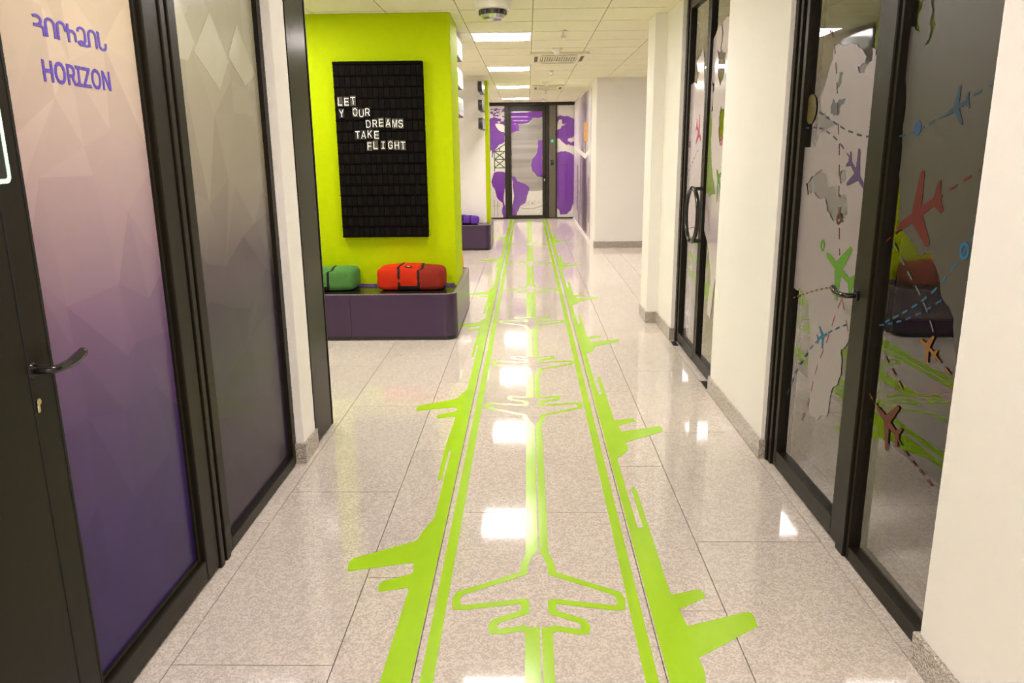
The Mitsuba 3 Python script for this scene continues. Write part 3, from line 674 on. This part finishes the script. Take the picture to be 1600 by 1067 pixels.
eur = coast([(.68, 2.323), (.767, 2.356), (.94, 2.334), (1.1, 2.249), (1.1, 1.885), (.944, 1.83), (.93, 1.773), (1.003, 1.759), (.916, 1.689), (.828, 1.746), (.68, 1.861)], .10, 37).difference(coast([(.68, 2.114), (.724, 2.253), (.796, 2.266), (.797, 2.168), (.898, 2.173), (.797, 2.112), (.768, 2.057), (.68, 2.029)], .15, 38))
afr = coast([(.68, 1.521), (.77, 1.548), (.887, 1.547), (.99, 1.518), (1.078, 1.46), (1.101, 1.231), (1.109, .39), (1.015, .185), (.926, .097), (.777, .084), (.747, .188), (.68, .247)], .08, 39)
far_print(WN4, "film", CW4, "m_ink_white", -.004, "white printed film")
far_print(WN4, "continent_print", unary_union([eur, coast([(.916, 1.717), (1.1, 1.772), (1.1, 1.658), (1.004, 1.674)], .15, 40)]).intersection(CW4), "m_ink_purple", 0, "purple Europe print")
far_print(WN4, "continent_print", afr.intersection(CW4), "m_ink_purple", 0, "purple Africa print")
far_print(WN4, "route_print", unary_union([LineString([(.70, 1.285), (.95, 1.285)]).buffer(.004), LineString([(.73, 2.18), (.90, 2.05)]).buffer(.003)]), "m_ink_pink", .001)
sg = thing("exit_button", "green square exit button on the post right of the far door", "button")
obj("body", ext_y(sbox(.535, 1.740, .615, 1.825).buffer(-.01).buffer(.01), .02, YD - .045), mat("m_exit", (.03, .36, .20), rough=.3), sg)
obj("legend", ext_y(unary_union([sbox(.552, 1.772, .598, 1.793)]), .002, YD - .065), "m_glyph", sg, label="pale legend bar")
cr = thing("card_reader", "small black card reader on the post right of the far door", "card reader")
obj("body", rb(.545, .603, YD - .067, YD - .045, 1.235, 1.355, .005), "m_black", cr); obj("indicator", rb(.566, .582, YD - .069, YD - .066, 1.31, 1.318, .001), "m_steel", cr)

# mural on the right wall before the far door
def mural_fn(p, n, uv):
    t = p.y - 14.75
    c = dr.abs(t) / dr.select(t > 0, 2.6, 1.1)
    cloudy = fbm(p.y * 1.1, 0, p.z * 2.0, octaves=3)
    top = smoothstep(1.25, 1.5, p.z)
    hi = mix((0.16, 0.11, 0.17), (0.74, 0.69, 0.69), smoothstep(0.05, 0.85, cloudy * 0.45 + c * 0.7 - 0.10))
    lo = mix((0.10, 0.065, 0.12), (0.56, 0.48, 0.53), smoothstep(0.05, 0.8, c * 0.6 + 0.55 * (noise(p.y * 4, 0, p.z * 1.6) - 0.3)))
    return mix(lo, hi, top)
mat("m_mural", mikit.proc(mural_fn), rough=.3, spec=.4)
mu = thing("mural", "photo mural in greys and violet with an orange mark on the far right wall", "mural")
obj("panel", rb(1.080, 1.089, 13.55, 18.30, .04, 2.60, .002), "m_mural", mu)
obj("orange_mark", extr(Polygon([(14.20, 1.70), (15.22, 1.74), (15.22, 2.08), (14.20, 2.03)]), .0008, "-x", 1.080), "m_ink_amber", mu, label="orange rectangle with red bands")
for z in (1.78, 1.89, 1.98):
    obj("mark_band", extr(sbox(14.35, z, 15.05, z + .035), .0006, "-x", 1.0791), "m_ink_peach", mu)
obj("beam_print", extr(unary_union([Polygon([(14.30, 1.70), (14.42, 1.70), (14.70, 1.42), (14.60, 1.42)]), Polygon([(15.05, 1.72), (15.16, 1.72), (14.90, 1.42), (14.80, 1.42)])]), .0006, "-x", 1.080), "m_ink_white", mu, kind="stuff")
obj("roof_print", extr(unary_union([Polygon([(14.74, 1.50), (17.9, 1.66), (18.28, 1.60), (14.74, 1.40)]), Polygon([(14.74, 1.50), (13.57, 1.60), (13.57, 1.53), (14.74, 1.40)])]), .0006, "-x", 1.080), "m_ink_white", mu, label="white converging roof lines")
obj("dark_print", extr(Polygon([(14.60, 1.40), (14.90, 1.40), (15.15, .45), (15.3, .1), (14.2, .1), (14.35, .45)]), .0005, "-x", 1.080), "m_ink_dusk", mu)
for a, b in ((13.72, 13.95), (15.75, 16.2), (16.7, 17.2)):
    obj("arch_print", extr(unary_union([sbox(a, .30, b, 1.02), Point((a + b) / 2, 1.02).buffer((b - a) / 2)]), .0005, "-x", 1.080), "m_ink_mist", mu)
obj("rail", rb(1.068, 1.089, 13.55, 18.33, 0, .038, .002), "m_white", mu)

# ------------------------------------------------------------------ floor marking: green tape
TZ = .0004
def tape(name, shape, parent=None, **kw):
    return obj(name, extr(shape, .0007, "z", TZ), "m_tape", parent, **kw)
Y0, Y1 = .95, 18.30
mkL = thing("runway_marking", "broad green tape line along the left of the runway with half airplanes", "floor marking")
left = sbox(-.412, Y0, -.357, Y1)
tape("stripe", left, mkL)
for yt in (2.67, 4.52, 6.80, 8.42, 11.19, 14.2):
    p = Polygon([(-.36, .36), (-.402, .355), (-.419, .325), (-.434, .27), (-.448, .22), (-.458, .15), (-.688, .01), (-.698, -.03), (-.688, -.085), (-.446, -.02), (-.440, -.10), (-.545, -.155), (-.552, -.19), (-.545, -.225), (-.438, -.195), (-.450, -.72), (-.443, -1.10), (-.423, -1.10), (-.425, -.73), (-.40, -.72), (-.36, -.72)])
    tape("airplane", affinity.translate(p, 0, yt).difference(left).difference(sbox(-4, 6.2, -.604, 7.83)), mkL, label="half airplane with its nose away from the viewer")
mkR = thing("runway_marking", "broad green tape line along the right of the runway with half airplanes", "floor marking")
right = sbox(.414, Y0, .452, Y1)
tape("stripe", right, mkR)
for yt in (2.33, 4.15, 6.25, 8.20, 10.70, 13.7):
    p = Polygon([(.44, .60), (.474, .60), (.476, .97), (.484, 1.0), (.492, 1.0), (.500, .97), (.500, .10), (.605, .135), (.618, .12), (.620, .085), (.512, .01), (.522, -.085), (.745, .0), (.757, -.02), (.752, -.085), (.522, -.25), (.528, -.31), (.520, -.36), (.490, -.42), (.452, -.47), (.44, -.47)])
    tape("airplane", affinity.translate(p, 0, yt).difference(right), mkR, label="half airplane with its nose towards the viewer")
tape("runway_line", sbox(-.330, Y0, -.290, Y1), label="narrow green tape line just inside the left half airplanes", cat="floor marking")
tape("runway_line", sbox(.342, Y0, .382, Y1), label="narrow green tape line just inside the right half airplanes", cat="floor marking")
mkC = thing("runway_centreline", "double green tape line down the middle linking outlined airplanes", "floor marking")
CX = .030
half = [(0, .27), (.018, .245), (.040, .20), (.055, .13), (.058, .075), (.285, -.06), (.295, -.10), (.288, -.155), (.255, -.155), (.052, -.115), (.052, -.175), (.148, -.225), (.160, -.255), (.155, -.29), (.125, -.292), (.052, -.272), (.046, -.282), (0, -.282)]
half_full = half + [(-x, y) for x, y in half[-2:0:-1]]
outl, holes = [], []
for i, (yc, up) in enumerate(((2.50, 1), (4.42, -1), (5.42, -1), (6.86, -1), (8.75, 1), (10.75, -1), (13.1, -1))):
    P = Polygon([(CX + x, yc + up * y) for x, y in half_full]).buffer(0)
    outl.append(P.buffer(.010, join_style=1)); holes.append(P.buffer(-.019, join_style=1))
strip_ = sbox(CX - .046, Y0, CX + .044, Y1)
band = unary_union([strip_] + outl).difference(unary_union(holes)).difference(sbox(CX + .002, Y0 - 1, CX + .009, Y1 + 1))
parts_ = [g for g in polys(band)]
for j in range(7):
    w = outl[j].buffer(.03)
    tape("airplane", band.intersection(w), mkC, label="outlined airplane")
for g in polys(band.difference(unary_union([o.buffer(.03) for o in outl]))):
    tape("line", g, mkC)

# ------------------------------------------------------------------ benches
def bench(x_right, y0, y1, x_left, h, label, seams, wall_y, solid, r=.115):
    k = thing("bench", label, "bench")
    body = sbox(x_left, y0, x_right, y1)
    body = body.intersection(body.buffer(-r).buffer(r, quad_segs=10).union(sbox(x_left - 1, y0, x_right - r, y1)))
    body = max(polys(body.difference(unary_union([sbox(*q) for q in solid]))), key=lambda g: g.area)
    obj("plinth", extr(body.buffer(-.012), .035, "z", 0.0), "m_black", k, smooth=30)
    cut = body
    for s in seams:
        cut = cut.difference(sbox(s - .001, y0 - 1, s + .001, y0 + .1))
    obj("body", extr(cut, h - .035 - .006, "z", .035), "m_laminate", k, label="plum laminate front", smooth=30)
    rim = body.difference(body.buffer(-.028))
    obj("rim", extr(rim, .008, "z", h - .006), "m_rim", k, smooth=30)
    obj("seat", extr(body.buffer(-.0285), .006, "z", h - .008), "m_seat", k, label="glossy black seat top")
    if wall_y:
        obj("upstand", rb(x_left, -.650, wall_y - .014, wall_y, h - .002, h + .018, .002), "m_backstrip", k, label="violet strip along the column")
    return k
B_H = .395
b1 = bench(-.598, 6.250, 7.80, -3.0, B_H, "plum bench with a rounded corner wrapped round the lime green column", (-1.49, -2.4), 6.698, [(-4, 6.698, -.630, 7.342), (-4, 7.338, -.808, 8.5)])
b2 = bench(-.600, 12.34, 13.62, -3.0, .405, "plum bench at the foot of the farther column, partly hidden", (), None, [(-4, 12.738, -.681, 12.822), (-4, 12.818, -.630, 13.302), (-4, 13.298, -1.2, 13.7)])

# ------------------------------------------------------------------ suitcase cushions
def cushion(name, x0, x1, y0, y1, z0, h, m, label, straps, emblem=True, seed=1, turn=0.0):
    k = thing(name, label, "cushion", "suitcase cushions")
    a, b, c = (x1 - x0) / 2, (y1 - y0) / 2, h / 2
    ctr = np.array([(x0 + x1) / 2, (y0 + y1) / 2, z0 + c])
    R = np.array([[math.cos(turn), -math.sin(turn), 0], [math.sin(turn), math.cos(turn), 0], [0, 0, 1]])
    def S(u, t, grow=0.0):
        u, t = np.asarray(u, float), np.asarray(t, float)
        s = (1 - np.abs(u) ** 12) ** (1 / 4.0)
        e = 0.36
        f = lambda w: np.sign(w) * np.abs(w) ** e
        sb, sc = 0.80 + 0.20 * s, s * (1 - 0.02 * u * u)
        x = a * u
        y = (b * sb * np.where(s > 0.02, 1, s * 20) * (0.30 + 0.70 * s) + grow) * f(np.cos(t))
        z = (c * sc + grow) * f(np.sin(t))
        y = y * (1 + 0.05 * np.sin(2.2 * u + seed) * (z > 0))
        z = z + 0.006 * np.sin(3.1 * u + seed) * np.clip(z / c, 0, 1) * s + np.where(z > 0, 0.010 * np.cos(2 * u) * np.cos(t), 0)
        x, y, z = np.broadcast_arrays(x, y, z)
        p = np.stack([x, y, np.maximum(z, -c)], -1)
        d = meshkit.fbm(p * 9 + seed, 3, seed)[..., None] - .5
        p = p * (1 + 0.05 * d * np.array([0, 1, 1]))
        p[..., 2] = np.maximum(p[..., 2], -c + (0.0 if grow == 0 else 0.0008))
        return p @ R.T + ctr
    nu, nt = 61, 96
    w = np.linspace(-1, 1, nu)
    U = np.sign(w) * (1 - (1 - np.abs(w)) ** 1.8)
    TT = np.arange(nt) / nt * 2 * np.pi
    P = S(U[:, None], TT[None, :]).reshape(-1, 3)
    F = []
    for i in range(nu - 1):
        for j in range(nt):
            q = i * nt + j; r2_ = i * nt + (j + 1) % nt
            F += [[q, r2_, r2_ + nt], [q, r2_ + nt, q + nt]]
    obj("cover", trimesh.Trimesh(P, F, process=False).copy(), m, k, smooth=True)
    def disc(um, r0, r1, grow):
        V, F_, nn = [], [], 28
        for i in range(nn):
            an = 2 * math.pi * i / nn
            for q in (r0, r1):
                V.append(S(um + .11 * q * math.cos(an), math.pi * .60 + .20 * q * math.sin(an), grow))
        for i in range(nn):
            A, B = 2 * i, 2 * ((i + 1) % nn)
            F_ += [[A, A + 1, B + 1], [A, B + 1, B]]
        return trimesh.Trimesh(np.array(V), F_, process=False)
    def patch(fu, ts, w_, grow=.003, n=5):
        V, F_ = [], []
        for t in ts:
            for q in np.linspace(-1, 1, n):
                V.append(S(fu(t) + q * w_, t, grow if abs(q) < .99 else grow * .2))
        m_ = len(ts)
        for i in range(m_ - 1):
            for j in range(n - 1):
                A = i * n + j
                F_ += [[A, A + 1, A + n + 1], [A, A + n + 1, A + n]]
        return trimesh.Trimesh(np.array(V), F_, process=False)
    for u0, amp in straps:
        ts = np.linspace(.02, math.pi * 2 - .02, 170)
        def fu(t, u0=u0, amp=amp):
            q = (t % (2 * math.pi)) / math.pi
            return u0 + amp * float(np.interp(q, [0, .44, .56, .72, .80, 1.0, 1.4, 2.0], [.5, .5, .0 if u0 < 0 else 1.0, .0 if u0 < 0 else 1.1, .25 if u0 < 0 else .0, .15 if u0 < 0 else 0.0, -.1, .2]))
        obj("strap", patch(fu, ts, .036), "m_strap", k, label="black strap", smooth=True)
    if emblem:
        # carrying handle: a flat loop low on the front face
        ts = np.linspace(math.pi * 1.06, math.pi * 1.30, 10)
        um = sum(s[0] for s in straps) / len(straps)
        obj("grip", patch(lambda t: um, ts, .5 * abs(straps[-1][0] - straps[0][0]), .004, 12), "m_strap", k, label="black grip band", smooth=True)
        obj("emblem", disc(um, 0.02, 1.0, .004), "m_strap", k, label="black oval emblem")
        obj("emblem_ring", disc(um, .22, .48, .0052), "m_glyph", k, label="pale ring in the emblem")
    return k
cushion("red_cushion", -1.292, -.712, 6.395, 6.680, B_H + .002, .200, "m_red_cloth", "red suitcase cushion with black straps on the near bench", [(-.34, .10), (.25, .11)], True, 2)
cushion("green_cushion", -2.06, -1.470, 6.395, 6.680, B_H + .002, .190, "m_green_cloth", "green suitcase cushion with black strap, partly behind the dark panel", [(-.34, .10), (.22, .11)], True, 5)
cushion("violet_cushion", -1.36, -.795, 12.44, 12.70, .407, .135, "m_violet_cloth", "violet suitcase cushion on the farther bench", [(.10, .0), (.52, .0)], True, 8)
k = thing("orange_cushion", "orange cushion peeking out behind the lime green column", "cushion", "suitcase cushions")

def soft_block(lo, hi, e=.38, n=40):
    th, ph = np.meshgrid(np.linspace(-np.pi / 2, np.pi / 2, n), np.linspace(-np.pi, np.pi, 2 * n, endpoint=False), indexing="ij")
    f = lambda w: np.sign(w) * np.abs(w) ** e
    P = np.stack([f(np.cos(th)) * f(np.cos(ph)), f(np.cos(th)) * f(np.sin(ph)), f(np.sin(th))], -1).reshape(-1, 3)
    lo, hi = np.array(lo), np.array(hi)
    P = (lo + hi) / 2 + P * (hi - lo) / 2
    F, m_ = [], 2 * n
    for i in range(n - 1):
        for j in range(m_):
            A, B = i * m_ + j, i * m_ + (j + 1) % m_
            F += [[A, B, B + m_], [A, B + m_, A + m_]]
    return trimesh.Trimesh(P, F, process=False)
obj("cover", soft_block((-.80, 7.36, B_H + .004), (-.648, 7.70, B_H + .17)), "m_orange_cloth", k, smooth=True)
obj("strap", rb(-.697, -.6455, 7.42, 7.46, B_H + .01, B_H + .10, .004), "m_strap", k, label="black strap")

# ------------------------------------------------------------------ letter board
BX0, BX1, BZ0, BZ1, BY = -1.606, -.862, .828, 2.272, 6.640
lb = thing("letter_board", "tall black letter board of small flaps on the lime green column", "letter board")
obj("back", rb(BX0, BX1, BY + .004, 6.699, BZ0, BZ1, .003), "m_board", lb)
NR, NC = 16, 16
rowh = (BZ1 - .028 - BZ0 - .004) / NR
fw = (BX1 - BX0 - .012) / NC
obj("top_rail", rb(BX0, BX1, BY - .012, BY + .004, BZ1 - .026, BZ1, .003), "m_board", lb)
for i in range(NR):
    zt = BZ1 - .028 - i * rowh
    obj("ledge", rb(BX0 + .002, BX1 - .002, BY - .016, BY + .004, zt - rowh, zt - rowh + .009, .002), "m_board", lb)
for v_ in range(2):
    pass
for i in range(NR):
    zt = BZ1 - .028 - i * rowh
    for j in range(NC):
        x = BX0 + .006 + j * fw
        d = rng.uniform(0, .0025)
        put("flap", mikit.ply(rb(x + .0012, x + fw - .0012, BY - .006 - d, BY + .004, zt - rowh + .010, zt - .0015, .0012), f"m_flap_{(i * 7 + j * 3) % 2}"), lb)
# words: (text, row centre z, x of each letter)
def letter_x(px0, px1, n):
    return np.linspace(px0, px1, n)
WORDS = [("LET", 1.958, [-1.556, -1.502, -1.447], [1, 1, 1]), ("YOUR", 1.867, [-1.549, -1.435, -1.383, -1.331], [0, 1, 0, 0]), ("DREAMS", 1.780, [-1.329, -1.274, -1.222, -1.163, -1.108, -1.058], [0, 0, 1, 1, 1, 1]),
         ("TAKE", 1.690, [-1.424, -1.374, -1.321, -1.266], [0, 0, 0, 1]), ("FLIGHT", 1.600, [-1.329, -1.278, -1.214, -1.152, -1.098, -1.046], [1, 1, 0, 1, 1, 1])]
EXTRA = {("LET", 0): "first letter", ("LET", 1): "middle letter", ("LET", 2): "last letter"}
for word, zc, xs, cards in WORDS:
    for i, (ch, x, cd) in enumerate(zip(word, xs, cards)):
        k = thing("letter_card", f"white letter {ch} in the word {word} on the black letter board", "letter card", "letter cards on the board")
        jz = rng.uniform(-.005, .005)
        yb = BY - .0165
        cw = .046
        obj("card", rb(x - cw / 2, x + cw / 2, yb - .002, yb + .0, zc - .040 + jz, zc + .040 + jz, .0006), "m_card" if cd else "m_card_dark", k)
        g = meshkit.text_mesh(ch, .060, .0012)
        v = np.array(g.vertices)
        cx_, cy_ = (v[:, 0].min() + v[:, 0].max()) / 2, (v[:, 1].min() + v[:, 1].max()) / 2
        wd = v[:, 0].max() - v[:, 0].min()
        sx = min(1.0, .040 / wd)
        tl = rng.uniform(-.05, .05)
        px, pz = (v[:, 0] - cx_) * sx, v[:, 1] - cy_
        w_ = np.c_[x + px * math.cos(tl) - pz * math.sin(tl), yb - .0022 - v[:, 2], zc + jz + px * math.sin(tl) + pz * math.cos(tl)]
        obj("glyph", trimesh.Trimesh(w_, g.faces, process=False), "m_glyph", k)

# ------------------------------------------------------------------ signs by the columns
def blade(x, y0, y1, z0, z1, label, group, seed):
    k = thing("sign", label, "sign", group)
    s = sbox(y0, z0, y1, z1)
    r = .068
    s = s.buffer(-r).buffer(r, quad_segs=3)
    obj("body", extr(s, .060, "+x", x - .065), "m_black", k, smooth=30)
    obj("face", extr(s.buffer(-.012), .003, "+x", x - .005), "m_sign", k, label="glossy white face")
    q = random.Random(seed)
    w, h = y1 - y0, z1 - z0
    st = [sbox(y0 + w * .40, z0 + h * (.30 + .16 * i), y0 + w * q.uniform(.62, .85), z0 + h * (.38 + .16 * i)) for i in range(3)]
    obj("print", extr(unary_union(st), .0008, "+x", x - .002), "m_sign_print", k, label="grey green print")
    obj("teal_band", extr(s.buffer(-.012).intersection(sbox(y0, z0, y0 + w * .10, z1)), .0006, "+x", x - .002), "m_sign_teal", k, label="dark teal band")  # dark teal band of the printed sign design
    obj("bracket", rb(x - .045, x - .015, y0 - .12 if seed > 10 else y0 - .07, y0 + .05, (z0 + z1) / 2 - .02, (z0 + z1) / 2 + .02, .003) if seed < 10 else rb(x - .045, x - .015, y1 - .05, 12.75, (z0 + z1) / 2 - .02, (z0 + z1) / 2 + .02, .003), "m_black", k)
names = ("topmost", "middle", "lowest")
for i, (z0, z1) in enumerate(((2.42, 2.605), (2.15, 2.325), (1.88, 2.065))):
    blade(-.652, 7.44, 8.20, z0, z1, f"{names[i]} of the three rounded white signs beside the lime green column", "signs beside the near column", i)
for i, (z0, z1) in enumerate(((2.41, 2.555), (2.15, 2.295), (1.875, 2.035))):
    blade(-.660, 11.75, 12.60, z0, z1, f"{names[i]} of the three small rounded signs at the farther column", "signs at the farther column", 11 + i)

# ------------------------------------------------------------------ ceiling fixtures
k = thing("dome_camera", "round white ceiling fixture with a black band and shiny lens, nearest the viewer", "ceiling fixture")
cx, cy_ = -.255, 6.15
obj("base", lathe([(0, CEIL - .085), (.112, CEIL - .085), (.132, CEIL - .078), (.137, CEIL - .06), (.137, CEIL - .002), (0, CEIL - .002)], (cx, cy_, 0), 48), "m_plastic", k, smooth=35)
obj("band", lathe([(0, CEIL - .118), (.100, CEIL - .118), (.104, CEIL - .086), (0, CEIL - .086)], (cx, cy_, 0), 48), "m_black", k, smooth=35)
obj("lens", lathe([(0, CEIL - .150), (.066, CEIL - .150), (.080, CEIL - .140), (.096, CEIL - .119), (0, CEIL - .119)], (cx, cy_, 0), 10), "m_lens", k, label="shiny facetted lens")
for a in range(12):
    t = a * math.pi / 6
    x, y = cx + .101 * math.cos(t), cy_ + .101 * math.sin(t)
    obj("grille_bar", tube([(x, y, CEIL - .117), (x, y, CEIL - .087)], .005, 6), "m_vent_dark", k)

def sprinkler(x, y, label):
    k = thing("sprinkler", label, "sprinkler", "sprinkler heads")
    obj("body", lathe([(0, CEIL - .050), (.007, CEIL - .050), (.007, CEIL - .012), (.012, CEIL - .010), (.032, CEIL - .006), (.034, CEIL - .001), (0, CEIL - .001)], (x, y, 0), 20), "m_steel", k, smooth=35)
    obj("deflector", lathe([(0, CEIL - .060), (.028, CEIL - .060), (.030, CEIL - .056), (0, CEIL - .055)], (x, y, 0), 16), "m_steel", k)
    obj("yoke", cat_(tube([(x - .014, y, CEIL - .03), (x - .012, y, CEIL - .056)], .0025, 6), tube([(x + .014, y, CEIL - .03), (x + .012, y, CEIL - .056)], .0025, 6)), "m_steel", k)
for y, lab in ((7.75, "steel sprinkler head nearest the viewer, before the first air vent"), (11.45, "steel sprinkler head between the two air vents"), (15.0, "steel sprinkler head beyond the second air vent"), (17.3, "farthest sprinkler head near the map door")):
    sprinkler(.345, y, lab)

def cassette(x0, x1, y0, y1, label):
    k = thing("air_vent", label, "air vent", "ceiling air vents")
    z = CEIL - .026
    cxm, w, d = (x0 + x1) / 2, x1 - x0, y1 - y0
    rect = sbox(x0, y0, x1, y1).buffer(-.03).buffer(.03)
    slots = [sbox(x0 + .13, y0 + .06, x1 - .13, y0 + .15), sbox(x0 + .13, y1 - .15, x1 - .13, y1 - .06), sbox(x0 + .04, y0 + .2, x0 + .09, y1 - .2), sbox(x1 - .09, y0 + .2, x1 - .04, y1 - .2)]
    grille = sbox(x0 + .12, y0 + .22, x1 - .12, y1 - .22)
    obj("panel", extr(rect.difference(unary_union(slots + [grille])), .024, "z", z), "m_vent", k)
    obj("slot_shade", rb(x0 + .03, x1 - .03, y0 + .03, y1 - .03, z + .007, z + .0255, .001), "m_vent_dark", k)  # dark plate set shallow, stands in for shade in slots and grille
    for s in slots:
        b = s.bounds
        obj("louvre", rb(b[0], b[2], b[1], b[1] + .18 * (b[3] - b[1]), z + .001, z + .006, .002) if (b[2] - b[0]) > (b[3] - b[1]) else rb(b[0], b[0] + .2 * (b[2] - b[0]), b[1], b[3], z + .001, z + .006, .002), "m_vent", k)
    n = 15
    gb = grille.bounds
    for i in range(n):
        x = gb[0] + (i + .5) * (gb[2] - gb[0]) / n
        obj("grille_bar", rb(x - .007, x + .007, gb[1], gb[3], z + .001, z + .006, .001), "m_vent", k)
    for i in range(4):
        y = gb[1] + (i + .5) * (gb[3] - gb[1]) / 4
        obj("cross_bar", rb(gb[0], gb[2], y - .012, y + .012, z + .003, z + .006, .001), "m_vent", k)
cassette(.040, .720, 9.35, 10.35, "square ceiling air vent with a slotted grille, nearer one")
cassette(.080, .640, 13.75, 14.65, "smaller looking ceiling air vent farther along, seen edge-on")

def detector(x, y, label):
    k = thing("smoke_detector", label, "smoke detector", "ceiling detectors")
    obj("base", lathe([(0, CEIL - .030), (.052, CEIL - .030), (.060, CEIL - .022), (.060, CEIL - .001), (0, CEIL - .001)], (x, y, 0), 32), "m_plastic", k, smooth=35)
    obj("dome", lathe([(0, CEIL - .075), (.012, CEIL - .073), (.030, CEIL - .060), (.046, CEIL - .042), (.050, CEIL - .030), (0, CEIL - .030)], (x, y, 0), 32), "m_plastic", k, smooth=50)
detector(.335, 9.02, "white cone shaped detector hanging just before the nearer air vent")
detector(.310, 13.20, "white detector just before the farther air vent")
